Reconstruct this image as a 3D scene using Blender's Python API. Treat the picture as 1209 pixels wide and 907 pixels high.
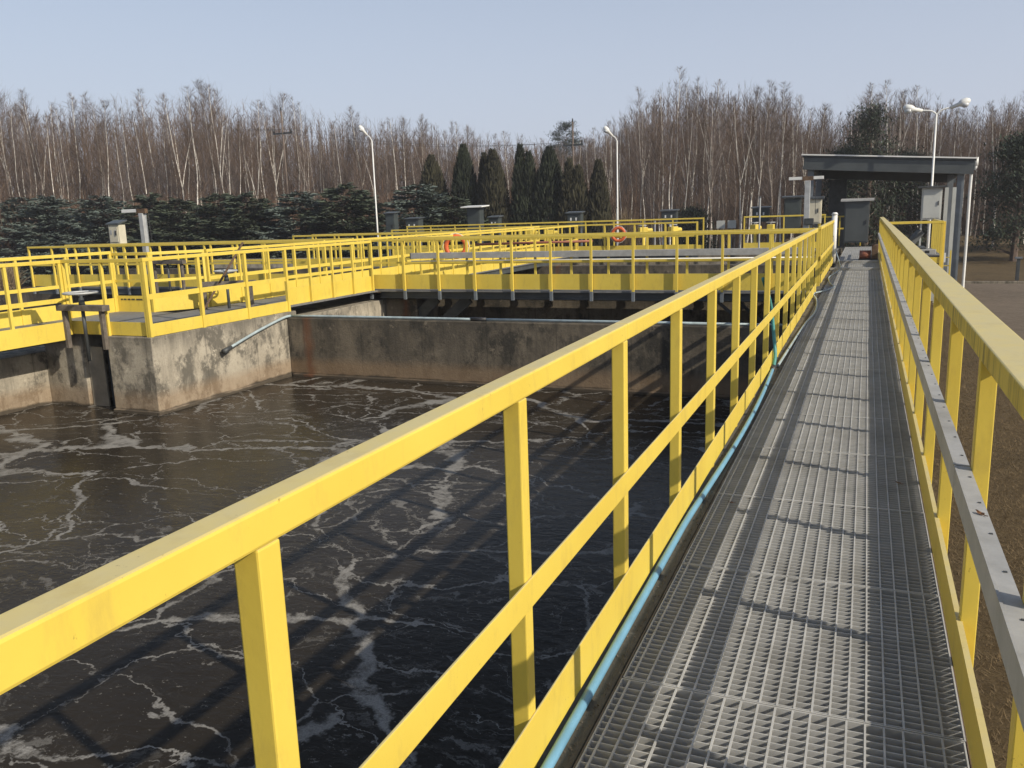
import bpy, bmesh, math, random
from mathutils import Vector, Matrix
R = math.radians
for o in list(bpy.data.objects): bpy.data.objects.remove(o)
SC = bpy.context.scene
COL = SC.collection

# ------------------------------------------------------------------ camera
cd = bpy.data.cameras.new("camera"); cam = bpy.data.objects.new("camera", cd); COL.objects.link(cam)
cam.matrix_world = Matrix(((0.92233, -0.04728, 0.38350, 0), (0.38505, 0.19550, -0.90195, 0),
                           (-0.03233, 0.97956, 0.19852, 1.55), (0, 0, 0, 1)))
cd.sensor_width = 36; cd.lens = 29.33; cd.clip_start = 0.05; cd.clip_end = 3000
SC.camera = cam
# ------------------------------------------------------------------ sky and sun
SUN_EL, SUN_AZ = R(32.4), R(107.7)
w = bpy.data.worlds.new("World"); SC.world = w; w.use_nodes = True
nt = w.node_tree; bg = nt.nodes["Background"]
sky = nt.nodes.new("ShaderNodeTexSky"); sky.sky_type = 'NISHITA'; sky.sun_disc = False
sky.sun_elevation = SUN_EL; sky.sun_rotation = SUN_AZ
sky.air_density = 1.2; sky.dust_density = 1.5; sky.ozone_density = 1.0; sky.altitude = 100
hz = nt.nodes.new("ShaderNodeMix"); hz.data_type = 'RGBA'      # spring haze: thick at the horizon, thin overhead
tc = nt.nodes.new("ShaderNodeTexCoord"); sx = nt.nodes.new("ShaderNodeSeparateXYZ"); nt.links.new(tc.outputs['Generated'], sx.inputs[0])
mr = nt.nodes.new("ShaderNodeMapRange"); mr.interpolation_type = 'SMOOTHSTEP'
for k_, v_ in ((1, -0.02), (2, 0.62), (3, 0.85), (4, 0.10)): mr.inputs[k_].default_value = v_
nt.links.new(sx.outputs[2], mr.inputs[0]); nt.links.new(mr.outputs[0], hz.inputs[0])
nt.links.new(sky.outputs[0], hz.inputs[6]); hz.inputs[7].default_value = (5.35, 5.85, 7.25, 1)
nt.links.new(hz.outputs[2], bg.inputs[0]); bg.inputs[1].default_value = 0.092
sd = bpy.data.lights.new("sun", 'SUN'); sd.energy = 4.0; sd.angle = R(0.5); sd.color = (1, 0.91, 0.76)
sun = bpy.data.objects.new("sun", sd); COL.objects.link(sun)
tosun = Vector((math.sin(SUN_AZ) * math.cos(SUN_EL), math.cos(SUN_AZ) * math.cos(SUN_EL), math.sin(SUN_EL)))
sun.rotation_euler = tosun.to_track_quat('Z', 'Y').to_euler()
SC.view_settings.view_transform = 'Standard'; SC.view_settings.look = 'None'
SC.view_settings.exposure = 0.25; SC.view_settings.gamma = 1.0

# ------------------------------------------------------------------ materials
def M(name): 
    m = bpy.data.materials.new(name); m.use_nodes = True
    return m, m.node_tree, m.node_tree.nodes["Principled BSDF"]
class N:
    """small node helper"""
    def __init__(s, nt): s.t = nt
    def new(s, k, **kw):
        n = s.t.nodes.new(k)
        for a, b in kw.items():
            if a.startswith('i_'):
                key = a[2:].replace('_', ' ')
                n.inputs[key].default_value = b
            else: setattr(n, a, b)
        return n
    def l(s, a, b): s.t.links.new(a, b)
    def pos(s, scale=(1, 1, 1)):
        g = s.new("ShaderNodeNewGeometry"); m = s.new("ShaderNodeMapping"); m.inputs['Scale'].default_value = scale
        s.l(g.outputs['Position'], m.inputs[0]); return m.outputs[0]
    def obj(s, scale=(1, 1, 1)):
        g = s.new("ShaderNodeTexCoord"); m = s.new("ShaderNodeMapping"); m.inputs['Scale'].default_value = scale
        s.l(g.outputs['Object'], m.inputs[0]); return m.outputs[0]
    def noise(s, vec, scale, detail=4, rough=.55, dist=0):
        n = s.new("ShaderNodeTexNoise"); n.inputs['Scale'].default_value = scale; n.inputs['Detail'].default_value = detail
        n.inputs['Roughness'].default_value = rough; n.inputs['Distortion'].default_value = dist
        s.l(vec, n.inputs['Vector']); return n.outputs['Fac']
    def ramp(s, f, a, b, ca=(0, 0, 0, 1), cb=(1, 1, 1, 1)):
        r = s.new("ShaderNodeValToRGB"); e = r.color_ramp.elements
        e[0].position = a; e[1].position = b; e[0].color = ca; e[1].color = cb
        s.l(f, r.inputs[0]); return r.outputs[0]
    def mix(s, f, a, b, mode='MIX'):
        m = s.new("ShaderNodeMix"); m.data_type = 'RGBA'; m.blend_type = mode
        for inp, v in ((0, f), (6, a), (7, b)):
            if hasattr(v, 'is_output'): s.l(v, m.inputs[inp])
            elif inp == 0: m.inputs[0].default_value = v
            else: m.inputs[inp].default_value = (*v, 1) if len(v) == 3 else v
        return m.outputs[2]
    def math(s, op, a, b=0.0, c=None):
        m = s.new("ShaderNodeMath"); m.operation = op
        for i, v in enumerate((a, b) if c is None else (a, b, c)):
            if hasattr(v, 'is_output'): s.l(v, m.inputs[i])
            else: m.inputs[i].default_value = v
        return m.outputs[0]
    def bump(s, h, strength=.3, dist=.01):
        b = s.new("ShaderNodeBump"); b.inputs['Strength'].default_value = strength; b.inputs['Distance'].default_value = dist
        s.l(h, b.inputs['Height']); return b.outputs[0]
    def nz(s):
        g = s.new("ShaderNodeNewGeometry"); x = s.new("ShaderNodeSeparateXYZ"); s.l(g.outputs['Normal'], x.inputs[0]); return x.outputs[2]
    def z(s):
        g = s.new("ShaderNodeNewGeometry"); x = s.new("ShaderNodeSeparateXYZ"); s.l(g.outputs['Position'], x.inputs[0]); return x.outputs[2]

def plain(name, col, rough=.6, metal=0, var=.25, scale=6, spec=.5, bump=0):
    m, t, b = M(name); n = N(t); p = n.pos()
    f = n.noise(p, scale, 5)
    c = n.mix(n.ramp(f, .3, .7), tuple(x * (1 - var) for x in col), tuple(min(1, x * (1 + var)) for x in col))
    n.l(c, b.inputs['Base Color']); b.inputs['Roughness'].default_value = rough; b.inputs['Metallic'].default_value = metal
    b.inputs['Specular IOR Level'].default_value = spec
    if bump: n.l(n.bump(n.noise(p, scale * 6, 3), bump, .005), b.inputs['Normal'])
    return m

def yellow(name, mould=False):
    m, t, b = M(name); n = N(t); p = n.pos()
    base = n.mix(n.ramp(n.noise(p, 2.2, 5), .35, .7), (0.72, 0.55, 0.09), (0.66, 0.49, 0.072))
    # dust and bleaching on upward faces, with pale sky reflection painted in
    dust_sheen = n.math('MULTIPLY', n.ramp(n.nz(), .75, .98), n.math('MULTIPLY_ADD', n.ramp(n.noise(p, 14, 5), .3, .75), .3, .55))
    base = n.mix(dust_sheen, base, (0.52, 0.46, 0.27))
    # grime specks and scratches
    sp = n.ramp(n.noise(n.pos((1, 1, .6)), 34, 5, .75), .66, .72)
    base = n.mix(n.math('MULTIPLY', sp, .75), base, (0.13, 0.075, 0.03))
    sm = n.ramp(n.noise(n.pos((3, 3, 1.0)), 3.1, 8, .75), .52, .72)
    base = n.mix(n.math('MULTIPLY', sm, .38), base, (0.38, 0.27, 0.08))
    if mould:
        st = n.ramp(n.noise(n.pos((14, 14, 1.5)), 1.6, 5, .7), .45, .66)
        side = n.math('SUBTRACT', 1.0, n.ramp(n.nz(), .3, .8))
        base = n.mix(n.math('MULTIPLY', n.math('MULTIPLY', st, side), .8), base, (0.09, 0.08, 0.03))
    n.l(base, b.inputs['Base Color']); b.inputs['Roughness'].default_value = .48
    b.inputs['Specular IOR Level'].default_value = .4
    n.l(n.bump(n.noise(p, 60, 4), .12, .003), b.inputs['Normal'])
    return m
MY = yellow("yellow_paint"); MYM = yellow("yellow_paint_mouldy", True)

def concrete(name, a, bcol, dark, band=True, stain=.8, rust=None):
    m, t, b = M(name); n = N(t); p = n.pos()
    c = n.mix(n.ramp(n.noise(p, 1.3, 8, .65), .3, .7), a, bcol)
    c = n.mix(n.math('MULTIPLY', n.ramp(n.noise(p, 22, 5, .7), .45, .8), .35), c, tuple(x * .5 for x in bcol))
    streak = n.ramp(n.noise(n.pos((1, 1, .09)), 3.2, 7, .7), .50, .64)
    blot = n.ramp(n.noise(n.pos((1, 1, .8)), 2.1, 9, .74), .45, .55)
    blot2 = n.ramp(n.noise(n.pos((1, 1, .35)), 1.1, 8, .7), .40, .54)
    s = n.math('MAXIMUM', n.math('MULTIPLY', streak, .55), n.math('MULTIPLY', n.math('MULTIPLY', blot, blot2), 1.0))
    # mould below the top edge, running down unevenly
    tz = n.math('ADD', n.z(), n.math('MULTIPLY', n.noise(n.pos((1, 1, .2)), 3.0, 6, .7), 1.1))
    s = n.math('MAXIMUM', s, n.math('MULTIPLY', n.ramp(tz, .10, .48), .9))
    c = n.mix(n.math('MULTIPLY', s, stain), c, dark)
    pits = n.ramp(n.noise(p, 45, 3, .6), .68, .74)
    c = n.mix(n.math('MULTIPLY', pits, .6), c, dark)
    sp = n.ramp(n.noise(n.pos((1, 1, .8)), 4.5, 8, .78), .60, .66)
    c = n.mix(n.math('MULTIPLY', sp, .6), c, tuple(min(1, x * 1.3) for x in a))
    # formwork joints
    br = n.new("ShaderNodeTexBrick"); br.inputs['Scale'].default_value = 1
    br.inputs['Brick Width'].default_value = 1.25; br.inputs['Row Height'].default_value = 2.0; br.inputs['Mortar Size'].default_value = .012
    xyz = n.new("ShaderNodeSeparateXYZ"); cb = n.new("ShaderNodeCombineXYZ"); n.l(n.pos(), xyz.inputs[0])
    n.l(n.math('ADD', xyz.outputs[0], xyz.outputs[1]), cb.inputs[0]); n.l(n.math('ADD', xyz.outputs[2], 1.6), cb.inputs[1])
    n.l(cb.outputs[0], br.inputs['Vector'])
    c = n.mix(n.math('MULTIPLY', br.outputs['Fac'], .35), c, dark)
    if band:
        zz = n.math('SUBTRACT', n.math('MULTIPLY', n.z(), -1.0), n.math('MULTIPLY', n.noise(p, 2.0, 5), .14))
        lo = n.math('SUBTRACT', zz, .5)
        c = n.mix(n.math('MULTIPLY', n.ramp(lo, .34, .50), .50), c, (0.27, 0.175, 0.095))
        c = n.mix(n.math('MULTIPLY', n.ramp(lo, .655, .69), .85), c, (0.030, 0.025, 0.018))
    if rust is not None:   # one rust run below the pipe bracket
        sx_ = n.new("ShaderNodeSeparateXYZ"); n.l(p, sx_.inputs[0])
        dx = n.math('ABSOLUTE', n.math('SUBTRACT', n.math('MULTIPLY_ADD', n.noise(n.pos((2, 2, 1.2)), 2.5, 4), .25, sx_.outputs[0]), rust + .125))
        c = n.mix(n.math('MULTIPLY', n.ramp(n.math('SUBTRACT', 1.0, n.math('MULTIPLY', dx, 8.0)), .0, .9), .7), c, (0.13, 0.05, 0.02))
    n.l(c, b.inputs['Base Color']); b.inputs['Roughness'].default_value = .92
    h = n.math('ADD', n.noise(p, 30, 6, .7), n.math('MULTIPLY', n.noise(p, 4, 4), .6))
    n.l(n.bump(h, .5, .02), b.inputs['Normal'])
    return m
MC = concrete("weathered_concrete", (0.47, 0.42, 0.33), (0.33, 0.29, 0.225), (0.060, 0.055, 0.045))
MCD = concrete("dark_concrete", (0.20, 0.165, 0.118), (0.078, 0.066, 0.050), (0.026, 0.024, 0.019), stain=.9, rust=-9.5)  # darker base tones of the concrete, stronger stains, one rust run
MCK = concrete("mossy_kerb_concrete", (0.38, 0.33, 0.25), (0.22, 0.19, 0.145), (0.04, 0.036, 0.022), band=False)

def water_mat():
    m, t, b = M("basin_water"); n = N(t)
    p = n.pos()
    # flow distortion
    nz = n.new("ShaderNodeTexNoise"); nz.inputs['Scale'].default_value = .55; nz.inputs['Detail'].default_value = 7; nz.inputs['Roughness'].default_value = .62
    n.l(p, nz.inputs['Vector'])
    vm = n.new("ShaderNodeVectorMath"); vm.operation = 'MULTIPLY_ADD'
    n.l(nz.outputs['Color'], vm.inputs[0]); vm.inputs[1].default_value = (1.9, 1.9, 0); n.l(p, vm.inputs[2])
    mp = n.new("ShaderNodeMapping"); mp.inputs['Rotation'].default_value = (0, 0, R(-28)); mp.inputs['Scale'].default_value = (.52, 1.0, 1)
    n.l(vm.outputs[0], mp.inputs[0])
    def veins(scale, wd, seedoff):
        mm = n.new("ShaderNodeMapping"); mm.inputs['Location'].default_value = (seedoff, seedoff * .7, 0); n.l(mp.outputs[0], mm.inputs[0])
        v = n.new("ShaderNodeTexVoronoi"); v.feature = 'DISTANCE_TO_EDGE'; v.inputs['Scale'].default_value = scale
        n.l(mm.outputs[0], v.inputs['Vector'])
        wn = n.noise(mm.outputs[0], scale * .9, 3)
        width = n.math('MULTIPLY', n.ramp(wn, .38, .72), wd)
        return n.math('SUBTRACT', 1.0, n.math('DIVIDE', v.outputs['Distance'], n.math('ADD', width, .0015)))
    v1 = n.ramp(veins(.60, .058, 3.1), 0.05, .6)
    v2 = n.ramp(veins(1.35, .036, 11.7), 0.0, .6); v3 = n.ramp(veins(2.9, .020, 5.3), 0.0, .6)
    fine = n.noise(p, 26, 6, .75, .3); fine2 = n.noise(mp.outputs[0], 5.5, 7, .72)
    brk = n.ramp(n.math('ADD', n.math('MULTIPLY', fine2, .6), n.math('MULTIPLY', n.noise(p, 11, 8, .8), .4)), .40, .52)
    patch = n.math('MULTIPLY', n.ramp(n.noise(mp.outputs[0], .8, 5, .6), .60, .74), n.ramp(fine2, .50, .58))
    f = n.math('MAXIMUM', n.math('MULTIPLY', v1, brk), n.math('MULTIPLY', n.math('MULTIPLY', v2, n.ramp(fine2, .40, .52)), .85))
    f = n.math('MAXIMUM', f, n.math('MULTIPLY', n.math('MULTIPLY', v3, n.ramp(n.noise(mp.outputs[0], 1.1, 5), .50, .62)), .6))
    f = n.math('MAXIMUM', f, n.math('MULTIPLY', patch, .55))
    fl = n.math('MAXIMUM', n.math('MULTIPLY', n.ramp(n.noise(n.pos((1, 1.6, 1)), 9, 5, .7), .635, .68), .5), n.math('MULTIPLY', n.ramp(n.noise(n.pos((1, 1.7, 1)), 34, 4, .65), .66, .70), .6))
    f = n.math('MAXIMUM', f, fl)
    fleck = n.math('MULTIPLY', n.ramp(n.noise(mp.outputs[0], 7.5, 6, .66), .575, .615), n.ramp(n.noise(mp.outputs[0], .55, 4, .6), .44, .62))
    f = n.math('MAXIMUM', f, n.math('MULTIPLY', fleck, .62))
    xw = n.new("ShaderNodeSeparateXYZ"); n.l(p, xw.inputs[0])
    scum = n.math('MULTIPLY', n.ramp(n.math('MULTIPLY_ADD', xw.outputs[0], .25, 1.0), .45, .72), n.ramp(n.noise(p, 6, 8, .75), .52, .64))
    f = n.math('MAXIMUM', f, n.math('MULTIPLY', scum, .35))
    f = n.math('MULTIPLY', f, n.math('MULTIPLY_ADD', n.ramp(n.noise(p, 70, 3, .7), .35, .6), .45, .55))
    dirt = n.mix(n.ramp(n.noise(p, .7, 4), .3, .7), (0.032, 0.0262, 0.019), (0.0225, 0.0185, 0.0138))
    c = n.mix(f, dirt, (0.28, 0.268, 0.245))
    n.l(c, b.inputs['Base Color'])
    rr = n.math('MULTIPLY_ADD', f, .5, .16); n.l(rr, b.inputs['Roughness'])
    b.inputs['IOR'].default_value = 1.33; b.inputs['Specular IOR Level'].default_value = .10
    wv = n.math('ADD', n.math('MULTIPLY', n.noise(n.pos((1, 1.8, 1)), 5, 4, .6, .6), .5), n.math('MULTIPLY', n.noise(p, 17, 4), .18))
    wv = n.math('ADD', wv, n.math('MULTIPLY', n.math('MULTIPLY', f, fine), .25))
    n.l(n.bump(wv, .30, .05), b.inputs['Normal'])
    return m
MW = water_mat()

def soil(name, a, bb, c3, sc=1.0):
    m, t, b = M(name); n = N(t); p = n.pos()
    c = n.mix(n.ramp(n.noise(p, .5 * sc, 8, .7), .35, .65), a, bb)
    c = n.mix(n.ramp(n.noise(p, 9 * sc, 8, .75), .45, .70), c, c3)
    c = n.mix(n.math('MULTIPLY', n.ramp(n.noise(p, 60, 4, .7), .5, .75), .6), c, tuple(x * .35 for x in a))
    n.l(c, b.inputs['Base Color']); b.inputs['Roughness'].default_value = .95; b.inputs['Specular IOR Level'].default_value = .15
    n.l(n.bump(n.math('ADD', n.noise(p, 25, 8, .75), n.noise(p, 3, 3)), .9, .06), b.inputs['Normal'])
    return m
MG = soil("dry_grass_ground", (0.125, 0.088, 0.046), (0.085, 0.062, 0.033), (0.155, 0.115, 0.062))
MR = soil("dusty_asphalt", (0.19, 0.152, 0.115), (0.14, 0.112, 0.085), (0.23, 0.185, 0.14), .6)

def galv(name, a=.30, bb=.42, rough=.5, metal=.35):
    m, t, b = M(name); n = N(t); p = n.pos()
    c = n.mix(n.ramp(n.noise(p, 9, 6, .7), .3, .7), (a, a, a * .97), (bb, bb, bb * .98))
    c = n.mix(n.math('MULTIPLY', n.ramp(n.noise(p, 1.3, 5, .7), .5, .72), .40), c, (a * .45, a * .41, a * .34))
    n.l(c, b.inputs['Base Color']); b.inputs['Metallic'].default_value = metal; b.inputs['Roughness'].default_value = rough
    n.l(n.bump(n.noise(p, 50, 3), .1, .002), b.inputs['Normal'])
    return m
MGV = galv("galvanised_grating", .36, .49, .6, .0); MTR = galv("galvanised_tray", .33, .46, .55, .2); MDK = galv("platform_grating", .13, .20, .7, .0)
MRS = plain("rusty_steel", (0.12, 0.075, 0.045), .8, .1, .4, 12, bump=.3)
MRG = plain("weathered_gate_steel", (0.135, 0.115, 0.095), .8, .1, .4, 9, bump=.3)
MSD = plain("dark_steel", (0.055, 0.06, 0.062), .55, .2, .3, 5)
MSG = plain("grey_painted_steel", (0.15, 0.17, 0.19), .5, .1, .2, 3)
MCAB = plain("slate_cabinet_paint", (0.062, 0.070, 0.072), .45, 0, .18, 2)
MCABD = plain("dark_green_cabinet_paint", (0.045, 0.055, 0.055), .5, 0, .2, 3)
MCRM = plain("cream_cabinet_paint", (0.56, 0.52, 0.40), .5, 0, .1, 3)
MWH = plain("white_paint", (0.72, 0.72, 0.69), .45, 0, .08, 5)
MLG = plain("light_grey_cabinet_paint", (0.47, 0.48, 0.45), .5, 0, .08, 3)
MGA = plain("grey_cast_paint", (0.42, 0.43, 0.43), .5, .2, .15, 6)
MHB = plain("blue_hose_rubber", (0.15, 0.33, 0.47), .45, 0, .12, 9)
MHG = plain("grey_hose_rubber", (0.33, 0.40, 0.42), .5, 0, .2, 9)
MHT = plain("teal_hose_rubber", (0.07, 0.28, 0.27), .5, 0, .2, 9)
MOR = plain("orange_lifebuoy", (0.62, 0.12, 0.03), .55, 0, .2, 8)
MBR = plain("white_bark", (0.70, 0.66, 0.59), .85, 0, .4, 5)
MBD = plain("brown_bark", (0.12, 0.085, 0.065), .9, 0, .4, 6)
MBG = plain("grey_bark", (0.24, 0.20, 0.17), .9, 0, .4, 6)
MTW = plain("birch_twigs", (0.120, 0.080, 0.054), .9, 0, .35, .25)
MTW2 = plain("grey_twigs", (0.150, 0.118, 0.100), .9, 0, .35, .25)
MTB = plain("russet_brushwood", (0.130, 0.078, 0.047), .9, 0, .4, .2)
MSP = plain("blue_spruce_needles", (0.105, 0.130, 0.108), .7, 0, .5, 1.2)
MSP2 = plain("green_spruce_needles", (0.062, 0.078, 0.048), .7, 0, .5, 1.2)
MTH = plain("thuja_foliage", (0.022, 0.029, 0.014), .85, 0, .5, 1.0)
MTHB = plain("thuja_bronzed_foliage", (0.040, 0.037, 0.018), .85, 0, .5, 1.0)
MPN = plain("pine_needles", (0.032, 0.046, 0.024), .8, 0, .5, 1.0)
MST = plain("straw_blades", (0.15, 0.105, 0.052), .9, 0, .45, 3)
MDR = plain("dry_bush_twigs", (0.25, 0.185, 0.11), .9, 0, .3, 2)
MWOOD = plain("utility_pole_wood", (0.13, 0.10, 0.08), .9, 0, .25, 4)
MRED = plain("red_brown_primer", (0.26, 0.09, 0.05), .6, 0, .3, 6)
MBK = plain("black_rubber", (0.025, 0.025, 0.027), .5, 0, .2, 6)
mg, tg, bgl = M("lamp_glass"); bgl.inputs['Base Color'].default_value = (.55, .57, .58, 1); bgl.inputs['Roughness'].default_value = .15

# ------------------------------------------------------------------ mesh building
class MB:
    def __init__(s): s.v = []; s.f = []
    def quad(s, a, b, c, d):
        i = len(s.v); s.v += [tuple(a), tuple(b), tuple(c), tuple(d)]; s.f.append((i, i + 1, i + 2, i + 3))
    def hexa(s, P):
        i = len(s.v); s.v += [tuple(p) for p in P]
        for q in ((0, 3, 2, 1), (4, 5, 6, 7), (0, 1, 5, 4), (1, 2, 6, 5), (2, 3, 7, 6), (3, 0, 4, 7)): s.f.append(tuple(i + k for k in q))
        return s
    def box(s, x0, x1, y0, y1, z0, z1):
        return s.hexa([(x0, y0, z0), (x1, y0, z0), (x1, y1, z0), (x0, y1, z0), (x0, y0, z1), (x1, y0, z1), (x1, y1, z1), (x0, y1, z1)])
    def bar(s, p0, p1, wd, ht, up=(0, 0, 1)):
        p0 = Vector(p0); p1 = Vector(p1); d = (p1 - p0).normalized(); u = Vector(up)
        r = d.cross(u)
        if r.length < 1e-4: u = Vector((0, 1, 0)); r = d.cross(u)
        r.normalize(); u = r.cross(d)
        a, b = r * wd / 2, u * ht / 2
        return s.hexa([p0 - a - b, p0 + a - b, p1 + a - b, p1 - a - b, p0 - a + b, p0 + a + b, p1 + a + b, p1 - a + b])
    def tube(s, pts, rad, n=8, caps=True):
        pts = [Vector(p) for p in pts]
        if not hasattr(rad, '__len__'): rad = [rad] * len(pts)
        base = len(s.v); prev = None
        for k, p in enumerate(pts):
            d = (pts[min(k + 1, len(pts) - 1)] - pts[max(k - 1, 0)]).normalized()
            ref = prev if prev is not None else (Vector((1, 0, 0)) if abs(d.x) < .9 else Vector((0, 1, 0)))
            a = (ref - d * ref.dot(d)).normalized(); b = d.cross(a); prev = a
            for j in range(n):
                t = 2 * math.pi * j / n; s.v.append(tuple(p + (a * math.cos(t) + b * math.sin(t)) * rad[k]))
        for k in range(len(pts) - 1):
            for j in range(n):
                q = base + k * n; s.f.append((q + j, q + (j + 1) % n, q + n + (j + 1) % n, q + n + j))
        if caps:
            s.f.append(tuple(base + j for j in reversed(range(n)))); e = base + (len(pts) - 1) * n; s.f.append(tuple(e + j for j in range(n)))
        return s
    def torus(s, c, r, t, axis='y', n=32, m=10, a0=0, a1=360, flat=1.0):
        base = len(s.v); c = Vector(c)
        for i in range(n):
            A = R(a0 + (a1 - a0) * i / (n if a1 - a0 >= 360 else n - 1))
            for j in range(m):
                B = 2 * math.pi * j / m; rr = r + t * math.cos(B); h = t * math.sin(B) * flat
                p = {'y': (rr * math.cos(A), h, rr * math.sin(A)), 'z': (rr * math.cos(A), rr * math.sin(A), h), 'x': (h, rr * math.cos(A), rr * math.sin(A))}[axis]
                s.v.append(tuple(c + Vector(p)))
        full = a1 - a0 >= 360
        for i in range(n if full else n - 1):
            for j in range(m):
                i2 = (i + 1) % n; s.f.append((base + i * m + j, base + i2 * m + j, base + i2 * m + (j + 1) % m, base + i * m + (j + 1) % m))
        return s
    def prism(s, poly, z0, z1):
        b = len(s.v); k = len(poly)
        s.v += [(x, y, z0) for x, y in poly] + [(x, y, z1) for x, y in poly]
        s.f.append(tuple(b + i for i in reversed(range(k)))); s.f.append(tuple(b + k + i for i in range(k)))
        for i in range(k): s.f.append((b + i, b + (i + 1) % k, b + k + (i + 1) % k, b + k + i))
        return s
    def mesh(s, name, mat, smooth=False):
        me = bpy.data.meshes.new(name); me.from_pydata(s.v, [], s.f); me.materials.append(mat)
        if smooth: me.polygons.foreach_set('use_smooth', [True] * len(me.polygons))
        me.update(); return me
    def build(s, name, mat, parent=None, smooth=False, bevel=0, recalc=True):
        me = s.mesh(name, mat, smooth)
        if recalc:
            bm = bmesh.new(); bm.from_mesh(me); bmesh.ops.recalc_face_normals(bm, faces=bm.faces); bm.to_mesh(me); bm.free()
        return link(name, me, parent, bevel)
def link(name, me, parent=None, bevel=0, loc=None):
    o = bpy.data.objects.new(name, me); COL.objects.link(o)
    if parent: o.parent = parent
    if loc: o.location = loc
    if bevel:
        b = o.modifiers.new("bevel", 'BEVEL'); b.width = bevel; b.segments = 2; b.limit_method = 'ANGLE'
    return o
def tag(o, label, cat, group=None):
    o['label'] = label; o['category'] = cat
    if group: o['group'] = group
    return o
def thing(name, label, cat, loc=(0, 0, 0), group=None, rz=0):
    o = bpy.data.objects.new(name, None); COL.objects.link(o); o.location = loc; o.rotation_euler.z = rz; o.empty_display_size = .2
    return tag(o, label, cat, group)
def structure(o, kind='structure'): o['kind'] = kind; return o
def dup(root, loc, rz=None, sc=None, label=None):
    r = root.copy(); COL.objects.link(r); r.location = loc
    if rz is not None: r.rotation_euler.z = rz
    if sc is not None: r.scale = sc if hasattr(sc, '__len__') else (sc, sc, sc)
    if label: r['label'] = label
    for ch in list(root.children):
        c = ch.copy(); COL.objects.link(c); c.parent = r
        for g in list(ch.children):
            d = g.copy(); COL.objects.link(d); d.parent = c
    return r

# ================================================================== ground, road, water
GZ = -2.0
g = MB(); g.box(-700, 700, -300, 900, GZ - 1, GZ); structure(g.build('ground', MG))
# asphalt yard to the right of the tanks: sheet, kerbs
rd = MB(); rd.quad((3.62, -20, GZ + .004), (26, -20, GZ + .004), (26, 41, GZ + .004), (3.62, 41, GZ + .004)); structure(rd.build('road', MR))
kb = MB()
for k in range(-8, 39): kb.box(3.50, 3.62, k * 1.0 + .006, k * 1.0 + .994, GZ - .2, GZ + .06)
for k in range(4, 27): kb.box(k * 1.0 + .006, k * 1.0 + .994, 41.0, 41.14, GZ - .2, GZ + .10)
structure(kb.build('road_kerb', MCK, bevel=.01))
# rising bank beyond the yard
bk = MB()
random.seed(5)
NX, NY = 40, 10
vv = []
for j in range(NY + 1):
    for i in range(NX + 1):
        x = -6 + i * 1.4; y = 41.2 + j * 3.2
        z = GZ + .02 + .9 * (1 - math.cos(min(1, j / NY) * math.pi)) / 2 + random.uniform(-.05, .05) * (j > 0)
        if j == 0: z = GZ - .05
        vv.append((x, y, z))
bk.v = vv
for j in range(NY):
    for i in range(NX):
        a = j * (NX + 1) + i; bk.f.append((a, a + 1, a + NX + 2, a + NX + 1))
structure(bk.build('grass_bank', MG, smooth=True))
wt = MB(); wt.quad((-30, -8, -1.3), (-.80, -8, -1.3), (-.80, 33, -1.3), (-30, 33, -1.3)); structure(wt.build('basin_water', MW))

# ================================================================== concrete tank walls
def wall(name, label, boxes, mat, cat='concrete wall', bevel=.012, extra=None):
    m = MB()
    for b in boxes: m.box(*b)
    if extra: extra(m)
    return tag(m.build(name, mat, bevel=bevel), label, cat)
wall('tank_wall', 'long concrete tank wall carrying the grating walkway', [(-.87, .20, -9, 36, -2.4, -.28), ], MCK)
wall('concrete_kerb', 'narrow dirty concrete kerb strip under the blue hose between yellow kickboard and grating', [(-.868, -.703, -4, 21.4, -.277, 0)], MCK, 'kerb', .02)
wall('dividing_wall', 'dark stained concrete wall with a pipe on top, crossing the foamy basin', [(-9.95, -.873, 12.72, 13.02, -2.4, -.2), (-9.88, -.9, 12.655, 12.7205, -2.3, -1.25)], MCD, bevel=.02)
wall('concrete_pier', 'pale stained concrete block standing in the basin below the yellow corner railing',
     [(-10.87, -9.95, 9.45, 13.02, -2.4, -.1), (-9.9495, -9.885, 9.39, 12.652, -2.3, -1.25), (-10.86, -9.952, 9.392, 9.4495, -2.3, -1.252)], MC, 'concrete pier', .015)
wall('concrete_pier', 'concrete pier left of the rusty sluice gate with a chamfered shoulder', [], MC, 'concrete pier', .015,
     extra=lambda m: m.prism([(-12.5, 9.62), (-11.62, 9.62), (-11.62, 11.6), (-12.5, 11.6)], -2.4, -.1))
wall('tank_wall', 'pale concrete wall under the walkway at the left edge of the photo', [(-13.6, -12.503, -6, 11.6, -2.4, -.42)], MC)
wall('tank_wall', 'pale streaked concrete wall under the walkway behind the dividing wall', [(-11.4, -10.05, 13.024, 17.38, -2.4, -.24)], MC)
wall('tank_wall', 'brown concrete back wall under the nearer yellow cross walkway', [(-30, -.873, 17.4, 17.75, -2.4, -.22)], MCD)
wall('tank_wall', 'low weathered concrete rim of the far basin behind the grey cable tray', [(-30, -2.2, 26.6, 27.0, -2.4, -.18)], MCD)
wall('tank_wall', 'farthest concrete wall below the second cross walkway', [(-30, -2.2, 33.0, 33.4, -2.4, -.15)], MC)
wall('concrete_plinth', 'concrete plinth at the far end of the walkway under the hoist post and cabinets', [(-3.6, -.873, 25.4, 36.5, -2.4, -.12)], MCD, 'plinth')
wall('concrete_pillar', 'dark concrete pillar under the corner where the two walkways meet', [(-10.0, -9.2, 16.35, 17.36, -2.4, -.22)], MCD, 'concrete pillar')

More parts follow.
